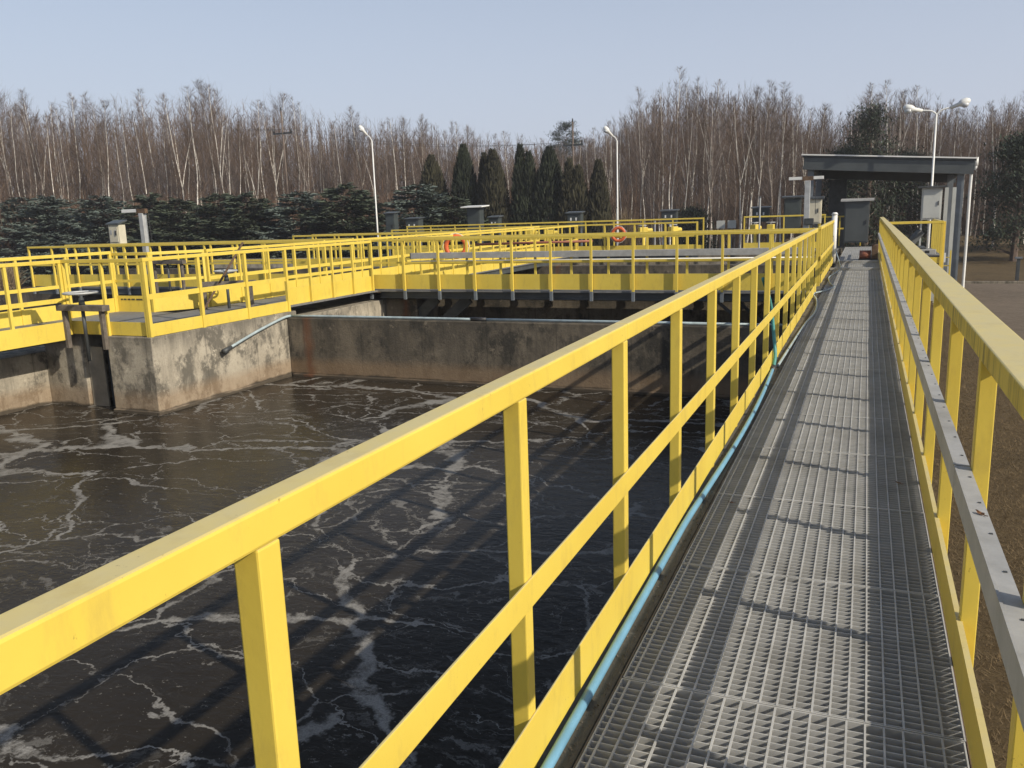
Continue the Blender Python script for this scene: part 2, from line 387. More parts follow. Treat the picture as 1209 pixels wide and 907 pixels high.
# ================================================================== main walkway: individual grating panels
def grating_mesh():
    m = MB()
    L, pitch = 1.0, .0345
    k = int(L / pitch)
    for i in range(k):
        y = .012 + i * pitch
        m.box(-.690, .332, y, y + .0035, -.042, 0)
    x = -.665
    while x < .325:
        m.box(x - .003, x + .003, .003, L - .004, -.006, .0018); x += .0523
    m.box(-.694, -.6895, .002, L - .003, -.034, .002); m.box(.332, .3365, .002, L - .003, -.034, .002)
    m.box(-.690, .332, .002, .006, -.034, .0012); m.box(-.690, .332, L - .007, L - .003, -.034, .0012)
    return m.mesh('grating_panel', MGV)
GM = grating_mesh(); random.seed(3)
for k in range(-3, 33):
    o = link('grating_panel', GM, loc=(random.uniform(-.002, .002), .505 + k * 1.0, random.uniform(-.004, .001)))
    tag(o, 'galvanised steel grating panel in the floor of the long walkway', 'grating', 'grating panels of the long walkway')
t = thing('walkway_substructure', 'steel edge angles and cross beams under the long grating walkway', 'steelwork')
m = MB(); m.box(-.7015, -.6965, -4, 33.4, -.16, -.001); m.build('edge_angle', MRG, t)
m = MB(); m.box(.339, .346, -4, 33.4, -.20, -.001); m.build('edge_angle', MRS, t)
for k in range(-2, 17):
    m = MB(); m.box(-.694, .337, 1.48 + 2 * k, 1.54 + 2 * k, -.18, -.036); m.build('cross_beam', MSD, t)
t = thing('threshold_bars', 'pair of grey steel bars lying across the far part of the walkway', 'step', (0, 21.5, 0))
m = MB(); m.box(-.78, .34, 0, .08, .003, .06); m.build('front_bar', MTR, t, bevel=.004)
m = MB(); m.box(-.70, .34, 2.6, 2.68, .003, .07); m.build('rear_bar', MTR, t, bevel=.004)

# ================================================================== railings
def railing(label, p0, p1, z0=0, top=1.12, spacing=.85, first=None, kick=(.0, .3), mid=(.54, .60), post=.045, rail=(.055, .055),
            koff=.0, moff=.0, ext=0, pz=None, mat=MY, group='yellow railings of the walkways', bevel=0, endpost=True):
    p0 = Vector((p0[0], p0[1], 0)); p1 = Vector((p1[0], p1[1], 0)); d = p1 - p0; L = d.length; d.normalize(); nrm = Vector((d.y, -d.x, 0))
    t = thing('railing', label, 'railing', (p0.x, p0.y, z0), group, math.atan2(d.y, d.x))
    # local frame: x along, y left; nrm -> -y
    m = MB(); m.box(-post / 2, L + post / 2, -rail[0] / 2, rail[0] / 2, top - z0 - rail[1], top - z0); m.build('top_rail', mat, t, bevel=bevel or .004)
    if mid:
        m = MB(); yo = -moff; m.box(0, L, yo - .006, yo + .006, mid[0] - z0, mid[1] - z0); m.build('mid_rail', mat, t, bevel=bevel)
    if kick:
        m = MB(); yo = -koff; m.box(-.01, L + .01, yo - .005, yo + .005, kick[0] - z0, kick[1] - z0); m.build('kick_plate', mat, t, bevel=bevel)
    n = max(1, round(L / spacing)) if first is None else None
    xs = [L * i / n for i in range(n + 1)] if n else []
    if first is not None:
        x = first
        while x < L + .01: xs.append(x); x += spacing
    pm = MB(); pm.box(-post / 2, post / 2, -post / 2, post / 2, (pz if pz is not None else 0) , top - z0 - rail[1] - .001); pme = pm.mesh('post', mat)
    bm = bmesh.new(); bm.from_mesh(pme); bmesh.ops.recalc_face_normals(bm, faces=bm.faces); bm.to_mesh(pme); bm.free()
    if ext:
        em = MB(); em.box(-post / 2 - .006, post / 2 + .006, -post / 2 - .004, post / 2 + .004, -ext, -.002); eme = em.mesh('post_bracket', MSG)
    for x in xs:
        o = link('post', pme, t, bevel, (x, 0, 0))
        if ext: link('bracket', eme, o)
    return t

# near pair along the grating walkway
def near_left(label, y0, y1, first):
    t = thing('railing', label, 'railing', (-.825, y0, 0), 'yellow railings of the walkways')
    L = y1 - y0
    y = 0
    m = MB(); y = (first - y0) + .0; cuts = [0]
    while y < L - .2: cuts.append(y + .02); y += 3 * 1.015
    cuts.append(L)
    for a, b in zip(cuts, cuts[1:]): m.box(-.0285, .0285, a + .0012, b - .0012, 1.082, 1.143)
    m.build('top_rail', MY, t, bevel=.006)
    m = MB(); m.box(.0265, .034, 0, L, .502, .585); m.build('mid_rail', MY, t, bevel=.002)
    m = MB()
    for a, b in zip(cuts, cuts[1:]): m.box(.0265, .033, a + .31, b + .305 if b < L else b, .022, .178)
    m.build('kick_plate', MY, t, bevel=.002)
    pm = MB(); pm.box(-.023, .026, -.026, .026, -.03, 1.0815); me = pm.mesh('post', MY)
    yy = first - y0
    while yy < L: link('post', me, t, .004, (0, yy, 0)); yy += 1.015
near_left('long sunlit yellow railing on the left of the grating walkway', -4.0, 16.0, .935 - 4 * 1.015)
near_left('short yellow railing left of the walkway beyond the cross walkway opening', 17.25, 24.0, 17.35)
t = thing('railing', 'long yellow railing on the right of the grating walkway, mouldy under its top rail', 'railing', (.375, -3.0, 0), 'yellow railings of the walkways')
m = MB(); m.box(-.03, .085, 0, 31, 1.058, 1.125); m.build('top_rail', MYM, t, bevel=.005)
m = MB(); m.box(-.024, -.017, 0, 31, .50, .56); m.build('mid_rail', MY, t, bevel=.002)
m = MB(); m.box(-.036, -.029, 0, 31, .012, .165); m.box(-.036, -.018, 0, 31, .165, .170); m.build('kick_plate', MY, t)
pm = MB(); pm.box(-.025, .025, -.025, .025, -.16, 1.0575); me = pm.mesh('post', MY)
for k in range(31): link('post', me, t, .003, (0, .935 + 3 - 3 * 1.015 + k * 1.015, 0))
# cable tray on its inner side
t = thing('cable_tray', 'grey galvanised cable tray fixed along the inside of the right railing', 'cable tray', (.329, -3, .60))
for k in range(15):
    m = MB(); L = 1.99; a = k * 2.0
    m.box(-.024, .0185, a, a + L, 0, .088); m.build('tray_body', MTR, t, bevel=.003)
    m = MB(); m.box(-.027, -.0205, a + .003, a + L - .003, .0885, .096); m.box(-.0195, .020, a + .003, a + L - .003, .0885, .0935); m.build('tray_cover', MTR, t)
sm = MB().box(-.004, .004, -.004, .004, 0, .002).mesh('screw', MSD)
for k in range(72): link('screw', sm, t, loc=(.008, 2.12 + k * .25 + (k // 8) * .0, .0935))

# nearer cross walkway (along X at Y 16 .. 17.2)
def deck(name, label, boxes, mat=MDK):
    m = MB()
    for b in boxes: m.box(*b)
    return tag(m.build(name, mat), label, 'walkway deck')
def bridge(label, boxes, beams=(), struts=()):
    t = thing('walkway_bridge', label, 'walkway')
    m = MB()
    for b in boxes: m.box(*b)
    m.build('deck', MDK, t)
    for b in beams:
        m = MB(); x0, x1, y0, y1, z0, z1 = b
        m.box(x0, x1, y0, y1, z1 - .02, z1)
        m.box(x0, x1, y0, y1, z0, z0 + .02)
        if (x1 - x0) > (y1 - y0): m.box(x0, x1, (y0 + y1) / 2 - .01, (y0 + y1) / 2 + .01, z0 + .02, z1 - .02)
        else: m.box((x0 + x1) / 2 - .01, (x0 + x1) / 2 + .01, y0, y1, z0 + .02, z1 - .02)
        m.build('beam', MCAB, t)
    for a, b, wd, ht in struts:
        m = MB(); m.bar(a, b, wd, ht); m.build('strut', MSD, t)
    return t
bridge('nearer cross walkway with grey grating deck on dark steel beams and slanted struts', [(-10.02, -.88, 16.05, 17.16, -.03, 0)],
       [(-10.0, -.88, 16.14, 16.24, -.185, -.032), (-10.0, -.88, 17.0, 17.1, -.185, -.032)],
       [((-7.95, 16.45, -.2), (-9.5, 16.45, -1.5), .06, .24), ((-8.75, 16.45, -.2), (-10.0, 16.45, -1.3), .06, .24),
        ((-2.65, 16.5, -.2), (-2.0, 16.5, -.75), .03, .06), ((-2.3, 16.7, -.2), (-1.5, 16.7, -.9), .03, .06)])
railing('yellow railing on the near side of the closer cross walkway with deep kickboard', (-10.11, 16), (-.86, 16), spacing=.8525, first=-.02,
        kick=(.03, .345), mid=(.585, .625), koff=-.06, moff=-.04, ext=.19, rail=(.05, .05), pz=0)
railing('yellow railing on the far side of the closer cross walkway, behind the grey tray', (-9.98, 17.2), (-.86, 17.2), kick=(.03, .18), mid=(.50, .555), ext=.1, koff=-.03)
t = thing('cable_tray', 'long pale grey cable tray along the far railing of the closer cross walkway', 'cable tray', (-9.7, 17.12, .60))
m = MB(); m.box(0, 8.75, -.05, .04, .03, .16); m.build('tray_body', MTR, t, bevel=.004)
m = MB(); m.tube([(0, -.03, -.03), (8.75, -.03, -.03)], .016); m.build('conduit', MWH, t, True)
m = MB(); m.box(-.02, 0, -.05, .04, .03, .16); m.build('end_cap', MBK, t)

# left walkway going away from the viewer (X -11.6 .. -10.05)
bridge('left walkway running away beside the concrete block, grey grating deck', [(-11.55, -10.0, 11.3, 30.5, -.03, 0)], [(-10.1, -10.02, 17.8, 30.5, -.18, -.032), (-11.55, -11.45, 17.8, 30.5, -.18, -.032)])
bridge('platform at the left corner in front of the sluice gate, grey grating deck', [(-13.0, -11.551, 9.55, 11.65, -.03, 0), (-11.549, -10.0, 9.55, 11.298, -.03, 0)])
bridge('walkway leaving the photo at the left edge, grey grating deck', [(-13.0, -11.7, 2, 9.548, -.031, -.001)], [(-11.85, -11.75, 2, 9.5, -.2, -.034)])
railing('yellow railing along the edge of the concrete block right of the corner post', (-9.985, 9.5), (-9.985, 12.85), z0=-.1, top=1.1, spacing=1.1, kick=(-.095, .10), mid=(.47, .55), post=.055, koff=-.0)
railing('yellow railing with deep kickboard between the concrete block and the cross walkway', (-10.07, 12.95), (-10.07, 15.97), top=1.1, spacing=.75, kick=(-.02, .32), mid=(.50, .56), koff=-.03)
railing('yellow corner railing in front of the rusty sluice gate', (-11.68, 9.5), (-10.03, 9.5), z0=-.1, top=1.09, spacing=.8, kick=(-.09, .12), mid=None, koff=-.03)
railing('yellow railing at the left edge of the photo, right side of the side walkway', (-11.7, 3), (-11.7, 9.45), z0=-.1, top=1.09, spacing=.92, kick=(-.17, .12), mid=(.42, .49), koff=.03)
railing('yellow railing at the left edge of the photo, far side of the side walkway', (-13.0, 3), (-13.0, 11.6), top=1.13, spacing=.95, kick=(.0, .26), mid=(.54, .60))
t = railing('yellow railing behind the corner platform with dark marks on its kickboard', (-13.0, 11.65), (-12.1, 11.65), top=1.1, spacing=.9, kick=(.0, .3), mid=(.55, .6))
m = MB()
for x0, x1 in ((.12, .16), (.19, .25), (.29, .35), (.38, .46), (.50, .72)): m.box(x0, x1, -.012, -.007, .22, .245)
m.build('marking', MBK, t)
railing('short slanting yellow railing between the platform and the left walkway', (-12.1, 11.7), (-11.6, 12.5), top=1.1, spacing=.9, kick=(.0, .3), mid=(.55, .6))
railing('long yellow railing on the far side of the left walkway', (-11.6, 12.6), (-11.6, 30.4), top=1.1, spacing=.9, kick=(.0, .30), mid=(.52, .59))
railing('yellow railing on the near side of the left walkway beyond the cross walkway', (-10.05, 17.3), (-10.05, 30.4), top=1.1, spacing=.9, kick=(.0, .2), mid=(.52, .58))
bridge('continuation of the closer cross walkway to the left, on dark steel beams', [(-21.5, -11.56, 16.55, 17.66, -.03, 0)], [(-21.4, -11.7, 16.53, 16.63, -.19, -.032)])
railing('yellow railing in front of the left continuation of the cross walkway', (-21.5, 16.5), (-11.66, 16.5), spacing=.86, kick=(.02, .34), mid=(.58, .63), koff=-.05, ext=.19)
railing('yellow railing behind the left continuation of the cross walkway', (-21.5, 17.7), (-11.66, 17.7), spacing=.86, kick=(.02, .2), mid=(.58, .63))
bridge('middle cross walkway on the left behind the first one', [(-18.2, -11.66, 24.0, 25.1, -.03, 0)])
railing('yellow railing in front of the middle cross walkway on the left', (-18.2, 24), (-11.7, 24), spacing=1.0, kick=(.02, .3), mid=(.58, .64), top=1.1)
railing('yellow railing behind the middle cross walkway on the left', (-18.2, 25.1), (-11.7, 25.1), spacing=1.0, kick=(.02, .2), mid=(.58, .64), top=1.1)
bridge('far cross walkway on the second line, left of the gap', [(-18.5, -5.7, 31.2, 32.4, -.03, 0)], [(-18.5, -5.7, 31.25, 31.35, -.2, -.032)])
bridge('far cross walkway on the second line, right of the gap', [(-4.2, -.9, 31.2, 32.4, -.03, 0)])
railing('far yellow railing holding the orange lifebuoy', (-18.5, 31.1), (-5.7, 31.1), spacing=1.15, kick=(.02, .28), mid=(.56, .62), top=1.1, post=.06)
railing('rearmost yellow railing of the far cross walkway', (-18.5, 32.4), (-5.7, 32.4), spacing=1.15, kick=(.02, .2), mid=(.56, .62), top=1.22)
railing('short far yellow railing right of the gap, left of the dark cabinet', (-4.2, 32.4), (-1.4, 32.4), spacing=1.3, kick=(.02, .25), mid=(.56, .62), top=1.22)
railing('far yellow railing beside the cream cabinet', (-1.7, 34.2), (-.2, 34.2), spacing=1.0, kick=None, mid=(.62, .68), top=1.12)
# platform to the right of the walkway
bridge('small side platform with grating right of the walkway end', [(.47, 1.65, 22.1, 25.5, .26, .30)], [(.47, 1.65, 22.08, 22.14, 0.1, .25)])
railing('yellow railing in front of the small platform right of the walkway', (.50, 22.0), (1.62, 22.0), spacing=1.1, kick=(.12, .26), mid=None, top=1.1, rail=(.06, .06))
railing('yellow railing on the outer side of the small platform right of the walkway', (1.66, 22.05), (1.66, 25.6), spacing=.55, kick=(.02, .2), mid=None, top=1.08, post=.06)
t = thing('yellow_ladder', 'yellow ladder frame under the platform beside the shelter column', 'ladder', (2.35, 32.0, -2))
for x in (0, .28): m = MB(); m.box(x, x + .05, 0, .05, 0, 1.9); m.build('stile', MY, t)
for k in range(6): m = MB(); m.box(.05, .28, .015, .035, .25 + k * .28, .28 + k * .28); m.build('rung', MY, t)
m = MB(); m.box(-.06, .16, -.03, -.008, 1.5, 1.82); m.build('plate', MWH, t)

# ================================================================== hoses and pipes
t = thing('water_hose', 'light blue water hose lying along the kerb beside the left kickboard', 'hose', (-.764, 0, .0175))
pts = []
random.seed(8)
for i in range(0, 60):
    y = -3.5 + i * .2
    pts.append((.0035 * math.sin(y * 1.1) + (.035 if y > 4 else .0) * math.sin((y - 4) * .8), y, 0))
def cr(pts, n=4):
    out = []
    P = [Vector(p) for p in pts]
    for i in range(len(P) - 1):
        a, b, c, d = P[max(i - 1, 0)], P[i], P[i + 1], P[min(i + 2, len(P) - 1)]
        for k in range(n):
            u = k / n; out.append(.5 * ((2 * b) + (c - a) * u + (2 * a - 5 * b + 4 * c - d) * u * u + (3 * b - a - 3 * c + d) * u ** 3))
    out.append(P[-1]); return out
m = MB(); m.tube(pts, .0162, 12); m.build('hose_body', MHB, t, True)
ye = pts[-1][1]; xe = pts[-1][0]
up = cr([(xe, ye, 0), (xe + .01, ye + .05, .12), (xe - .02, ye + .12, .35), (xe - .05, ye + .05, .62), (xe - .09, ye - .25, .88)], 5)
m = MB(); m.tube(up, .017, 10); m.build('raised_end', MHT, t, True)
m = MB(); m.tube([(xe, ye - .12, 0), (xe, ye + .1, .01)], .028, 10); m.build('coupling', MBK, t, True)
t = thing('water_hose', 'thin grey hose winding along the far part of the walkway edge', 'hose', (-.74, 8.4, .02))
m = MB(); m.tube(cr([(0, 0, 0), (.02, 1.5, 0), (.05, 3.2, 0), (.10, 4.6, 0), (.03, 6.2, 0), (-.06, 7.0, .02), (.10, 7.8, 0), (.22, 8.6, 0), (.12, 9.4, 0), (.05, 10.5, .02), (.12, 12, 0), (.2, 13.5, .0), (.1, 15.5, .05), (-.03, 16.6, .3)], 5), .014, 8); m.build('hose_body', MHG, t, True)
t = thing('pipe', 'thin grey-blue pipe along the top of the dark dividing wall, loose end hanging down', 'pipe', (-9.95, 12.78, -.17))
m = MB(); m.tube(cr([(.05, 0, -.0), (2.0, .02, .0), (3.9, .0, .0)], 4), .022, 8); m.build('pipe_run', MHG, t, True)
m = MB(); m.tube([(3.95, 0, 0), (6.5, .03, .0), (9.05, .0, 0)], .022, 8); m.build('pipe_run', MHG, t, True)
m = MB(); m.tube([(3.80, 0, 0), (4.08, 0, 0)], .036, 8); m.build('coupling', MBK, t, True)
m = MB(); m.tube(cr([(.05, 0, 0), (.04, -.25, -.02), (.06, -1.0, -.16), (.09, -1.75, -.33)], 4), .024, 10); m.build('loose_end', MHG, t, True)
m = MB(); m.tube([(.09, -1.72, -.325), (.10, -1.92, -.375)], [.034, .05], 10); m.build('nozzle', MSD, t, True)
t = thing('white_standpipe', 'white upright pipe with hose connection at the end of the left railing', 'standpipe', (-.80, 24.1, 0))
m = MB(); m.tube([(0, 0, 0), (0, 0, 1.28)], .07, 12); m.build('pipe', MWH, t, True)
m = MB(); m.tube([(0, 0, .72), (-.12, -.2, .70), (-.14, -.5, .6)], .035, 8); m.build('valve', MBK, t, True)
m = MB(); m.tube([(0, 0, 1.28), (0, 0, 1.34)], [.09, .05], 12); m.build('cap', MWH, t, True)

# ================================================================== sluice gates
def sluice(label, loc, wd, h, wheel, plate=True, rz=0, low=-.35):
    t = thing('sluice_gate', label, 'sluice gate', loc, 'hand-wheeled sluice gates', rz)
    for s in (-1, 1): m = MB(); m.box(s * wd / 2 - .03, s * wd / 2 + .03, -.035, .035, low, h); m.build('frame_post', MRG, t, bevel=.004)
    m = MB(); m.box(-wd / 2 - .1, wd / 2 + .1, -.07, .07, h, h + .09); m.build('crossbeam', MRG, t, bevel=.004)
    m = MB(); m.tube([(0, 0, low - .2), (0, 0, h + .27)], .028, 8); m.build('stem', MSD, t, True)
    m = MB(); m.tube([(0, 0, h + .09), (0, 0, h + .2)], [.05, .035], 10); m.build('bearing', MSD, t, True)
    wz = h + .26
    hw = MB(); hw.torus((0, 0, wz + .02), wheel, .018, 'z', 28, 8)
    for a in range(4): A = a * math.pi / 2 + .4; hw.tube([(0, 0, wz - .02), (math.cos(A) * wheel, math.sin(A) * wheel, wz + .02)], .013, 6)
    hw.build('handwheel', MGA, t, True)
    if plate:
        m = MB(); m.box(-.36, -.02, .28, .31, -1.6, low - .02); m.build('gate_plate', plain('pale_gate_plate', (.24, .215, .17), .7, 0, .25, 4), t)
        m = MB(); m.box(-.018, .35, .36, .39, -1.6, low + .06); m.build('gate_plate', MSD, t)
    return t
sluice('rusty sluice gate with grey handwheel in front of the corner platform', (-11.24, 9.40, 0), .80, .30, .24, low=-.30)
sluice('sluice gate frame with handwheel on the left cross walkway, behind the corner post', (-16.2, 16.2, .0), .9, .62, .3, False)
sluice('sluice gate with handwheel and leaning rod on the left walkway', (-11.0, 12.4, .0), .85, .42, .2, False, .5, 0)
t = tag(MB().bar((-11.0, 11.7, .02), (-10.45, 12.3, 1.22), .035, .035).build('leaning_rod', MRS), 'dark rusty rod leaning against the railing on the left walkway', 'rod')

# ================================================================== hoist posts, lamps, cabinets
def hoist(label, loc, h, arm, wd, mat, rz=0):
    t = thing('hoist_post', label, 'hoist post', loc, 'T-shaped hoist posts', rz)
    m = MB(); m.box(-wd / 2, wd / 2, -wd / 2, wd / 2, 0, h - .1); m.build('post', mat, t, bevel=.01)
    m = MB(); m.box(arm[0], -.16, -.05, .05, h - .07, h + .02); m.build('arm', MWH, t, bevel=.006)
    m = MB(); m.box(-.158, .158, -.055, .055, h - .1, h + .025); m.build('head', MRS, t)
    if arm[1] > .16: m = MB(); m.box(.16, arm[1], -.05, .05, h - .07, h + .02); m.build('arm', MWH, t, bevel=.006)
    m = MB(); m.tube([(.22, 0, h - .1), (.25, 0, h - 1.1)], .008, 6); m.build('cable', MBK, t)
    m = MB(); m.box(-.05, .22, -.2, -.06, h - 1.42, h - 1.22); m.build('winch', MSD, t, bevel=.02)
    return t
hoist('pale grey T-shaped hoist post on the left cross walkway in front of the spruces', (-18.72, 18.0, -.1), 2.13, (-.72, .16), .15, MGA)
hoist('pale grey T-shaped hoist post left of the open shelter', (-1.72, 27.5, -.12), 2.5, (-.55, .45), .16, MGA)
def lamp(name, label, x, y, h, heads):
    t = thing('street_lamp', label, 'street lamp', (x, y, GZ), 'tall white yard lamps')
    m = MB(); m.tube([(0, 0, 0), (0, 0, 2.6), (0, 0, h)], [.06, .045, .03], 12); m.build('pole', MWH, t, True)
    for (dx, dy, dz) in heads:
        d = Vector((dx, dy, dz)); e = Vector((0, 0, h)) + d
        m = MB(); m.tube(cr([(0, 0, h - .03), Vector((0, 0, h)) + d * .35 + Vector((0, 0, .05)), e], 4), .028, 8); m.build('arm', MWH, t, True)
        u = d.normalized(); hd = MB()
        hd.tube([e - u * .05, e + u * .22, e + u * .24, e + u * .34, e + u * .50, e + u * .58], [.06, .07, .10, .13, .12, .05], 12)
        q = hd.build('lamp_head', MWH, t, True)
        gl = MB(); c = e + u * .41 - Vector((0, 0, .07))
        for i in range(1): gl.tube([c + Vector((0, 0, .02)), c - Vector((0, 0, .06)), c - Vector((0, 0, .11))], [.14, .12, .05], 12)
        gl.build('glass', mg, q, True)
lamp('a', 'single-arm white yard lamp among the low spruces', -24.7, 40, 7.7, [(-.30, -.05, .35)])
lamp('b', 'single-arm white yard lamp right of the thuja row', -12.0, 43, 7.1, [(-.25, -.1, .28)])
lamp('c', 'double-headed white yard lamp behind the open shelter', 2.03, 33.4, 6.5, [(-.50, -.05, .13), (.47, .05, .18)])
def cabinet(label, x, y, z, wd, h, dp, mat, roofmat, over=.12, leg=None, windows=True, slope=.05, postmat=MSG, lit=MWH):
    t = thing('control_cabinet', label, 'cabinet', (x, y, z), 'outdoor control cabinets')
    m = MB(); m.box(-wd / 2, wd / 2, 0, dp, 0, h); m.build('body', mat, t, bevel=.008)
    m = MB(); a = wd / 2 + over
    m.hexa([(-a, -over, h + .003), (a, -over, h + .003), (a, dp + over, h + .003 + slope), (-a, dp + over, h + .003 + slope), (-a, -over, h + .05), (a, -over, h + .05), (a, dp + over, h + .05 + slope), (-a, dp + over, h + .05 + slope)])
    m.build('roof', roofmat, t)
    d = MB(); d.box(-wd / 2 + .04, wd / 2 - .04, -.018, -.002, .05, h - .05); dd = d.build('door', mat, t, bevel=.006)
    hn = MB(); hn.box(wd / 2 - .12, wd / 2 - .09, -.045, -.02, h * .45, h * .45 + .14); hn.build('handle', MBK, dd)
    if windows:
        for s in (-.22, .18): m = MB(); m.box(s * wd - .035, s * wd + .035, -.024, -.019, h * .5, h * .5 + .13); m.build('label_plate', lit, dd)
    if leg:
        for s in (-1, 1): m = MB(); m.box(s * (wd / 2 - .03) - .03, s * (wd / 2 - .03) + .03, dp / 2 - .03, dp / 2 + .03, leg - z, -.002); m.build('leg', postmat, t)
    return t
cabinet('big slate-grey cabinet with a flat overhanging lid closing the end of the walkway', -.36, 33.2, .16, .84, 1.47, .6, MCAB, MTR, .14, .0, False, .06)
cabinet('small cream box with a grey roof in front of the left spruces', -20.98, 19.0, 1.08, .42, .56, .26, MCRM, MCAB, .045, -.2, True, .10, MY, MGA)
cabinet('narrow grey-green cabinet beside the left lamp pole', -21.5, 36, .6, .5, 1.2, .4, MCABD, MCAB, .08, GZ, False)
cabinet('small dark cabinet with two white plates right of the left lamp pole', -21.4, 38, .75, .75, .75, .5, MCABD, MCAB, .08, GZ)
t = cabinet('tall dark cabinet with a white lid and pale post before the thujas', -16.05, 34, .5, .62, 1.42, .45, MCABD, MWH, .2, GZ, False)
cabinet('small dark cabinet just right of the tall white-lidded one', -15.95, 36, .8, .45, .65, .4, MCABD, MCAB, .08, GZ)
cabinet('small dark cabinet with two white plates in front of the middle thujas', -12.05, 36, .9, .62, .62, .4, MCABD, MCAB, .08, GZ)
cabinet('small dark cabinet with two white plates right of the second lamp', -9.1, 42, .85, .75, .62, .4, MCABD, MCAB, .08, GZ)
cabinet('small dark cabinet with two white plates left of the hoist post', -4.7, 42, .85, .75, .62, .4, MCABD, MCAB, .08, GZ)
cabinet('tall dark green cabinet directly left of the hoist post', -2.65, 34, .55, .6, 1.28, .5, MCABD, MSD, .1, -.12, False)
cabinet('cream cabinet on a yellow post behind the hoist post', -1.68, 31, .92, .42, .82, .35, MCRM, MSD, .08, -.12, False, .05, MY)
cabinet('light grey electric cabinet under the right side of the shelter', 2.03, 32.9, .92, .62, 1.08, .35, MLG, MSD, .14, -2, False, .02, MLG)
for i, (x, y, z) in enumerate(((-6.25, 40, .62), (-5.75, 40, .62))):
    t = thing('sign_plate', ('left' if i == 0 else 'right') + ' one of two blank pale grey plates standing in the railing gap', 'sign', (x, y, GZ), 'blank grey plates')
    m = MB(); m.box(-.19, .19, 0, .02, 2.62, 2.98); m.build('plate', MLG, t)
    m = MB(); m.box(-.02, .02, .021, .05, 0, 2.9); m.build('stake', MSG, t)
# thin uprights around the far basin
for i, (x, y, h, lb) in enumerate(((-15.3, 34, 2.15, 'thin grey steel upright beside the white-lidded cabinet'), (-11.2, 40, 3.7, 'thin grey steel upright right of the second lamp'), (-8.4, 36, 3.1, 'thin steel upright in front of the fourth dark cabinet'), (-3.5, 31, 2.0, 'thin steel upright left of the dark green cabinet'))):
    t = thing('steel_pole', lb, 'pole', (x, y, -2 if y > 33 else -.15)); m = MB(); m.tube([(0, 0, 0), (0, 0, h)], .03, 8); m.build('shaft', MGA, t); m = MB(); m.tube([(0, 0, h), (0, 0, h + .05)], [.045, .02], 8); m.build('cap', MSD, t)
# valve actuators on the far walkway
vlab = ['left valve drive of the left pair behind the far railing', 'right valve drive of the left pair behind the far railing', 'yellow valve drive just right of the far lifebuoy', 'yellow valve drive second to the right of the far lifebuoy', 'yellow valve drive in the railing gap left of the green cabinet', 'yellow valve drive touching the green cabinet']
for i, (x, y) in enumerate(((-13.0, 33.2), (-12.2, 33.2), (-8.2, 33.2), (-7.0, 33.2), (-3.9, 33.2), (-3.3, 32.9))):
    t = thing('valve_drive', vlab[i], 'valve drive', (x, y, -.15), 'yellow valve drives', .3 * i)
    m = MB(); m.tube([(0, 0, 0), (0, 0, .1), (0, 0, .12), (0, 0, .8)], [.12, .12, .06, .055], 10); m.build('pedestal', MY, t, True)
    m = MB(); m.box(-.2, .14, -.12, .12, .8, 1.05); m.tube([(.14, 0, .92), (.36, 0, .92)], .09, 10); m.build('gearbox', MY, t, bevel=.02)
    m = MB(); m.torus((-.05, 0, 1.12), .16, .016, 'z', 20, 6); m.tube([(-.05, 0, 1.04), (-.05, 0, 1.14)], .02, 6); m.tube([(-.2, 0, 1.12), (.1, 0, 1.12)], .012, 6); m.build('handwheel', MGA, t, True)
# lifebuoys
def buoy(label, loc, r, rz):
    t = thing('lifebuoy', label, 'lifebuoy', loc, 'orange lifebuoys', rz)
    m = MB(); m.torus((0, 0, 0), r, r * .24, 'y', 40, 12, flat=.8); m.build('ring', MOR, t, True)
    m = MB()
    for k in range(4):
        A0 = k * 90 + 45; m.tube([(math.cos(R(A0 + q * 22.5)) * (r * 1.27 + .02 * math.sin(q / 4 * math.pi)), 0, math.sin(R(A0 + q * 22.5)) * (r * 1.27 + .02 * math.sin(q / 4 * math.pi))) for q in range(5)], .008, 5)
    m.build('grab_rope', MWH, t)
buoy('orange lifebuoy hanging on the far railing near the second lamp', (-8.62, 30.98, .70), .24, 0)
buoy('orange-red lifebuoy half hidden by the grey tray of the closer cross walkway', (-9.98, 20.0, .78), .26, .35)
t = tag(MB().tube([(-9.0, 19.0, .86), (-6.0, 19.3, .88)], .03, 8).build('red_pipe', MRED, smooth=True), 'thin red-brown pipe behind the grey tray of the cross walkway', 'pipe')
# winch at the far right of the walkway
t = thing('electric_winch', 'small red-brown winch motor at the right railing near the big cabinet', 'winch', (.12, 25.6, 0))
m = MB(); m.tube([(-.28, 0, .14), (.02, 0, .14)], .12, 12); m.build('motor', MRED, t, True)
m = MB(); m.box(.03, .2, -.15, .15, .004, .42); m.build('gear_case', MRS, t, bevel=.02)
m = MB(); m.box(-.3, .2, -.16, .16, 0.003, .03); m.build('base_plate', MSD, t)
t = thing('pump_unit', 'low grey machine with a perforated rail on the small platform', 'machine', (1.05, 23.4, .30))
m = MB(); m.box(-.5, .5, -.9, -.82, 0, .12); m.build('rail', MTR, t, bevel=.01)
m = MB(); m.box(-.42, .30, -.75, .2, 0, .16); m.build('base', MSD, t, bevel=.02)
m = MB(); m.bar((-.1, -.3, .16), (.18, -.1, .52), .16, .14); m.build('lever', MSD, t)
for k in range(4): m = MB(); m.box(-.40 + k * .22, -.30 + k * .22, -.905, -.9005, .03, .09); m.build('slot', MBK, t)

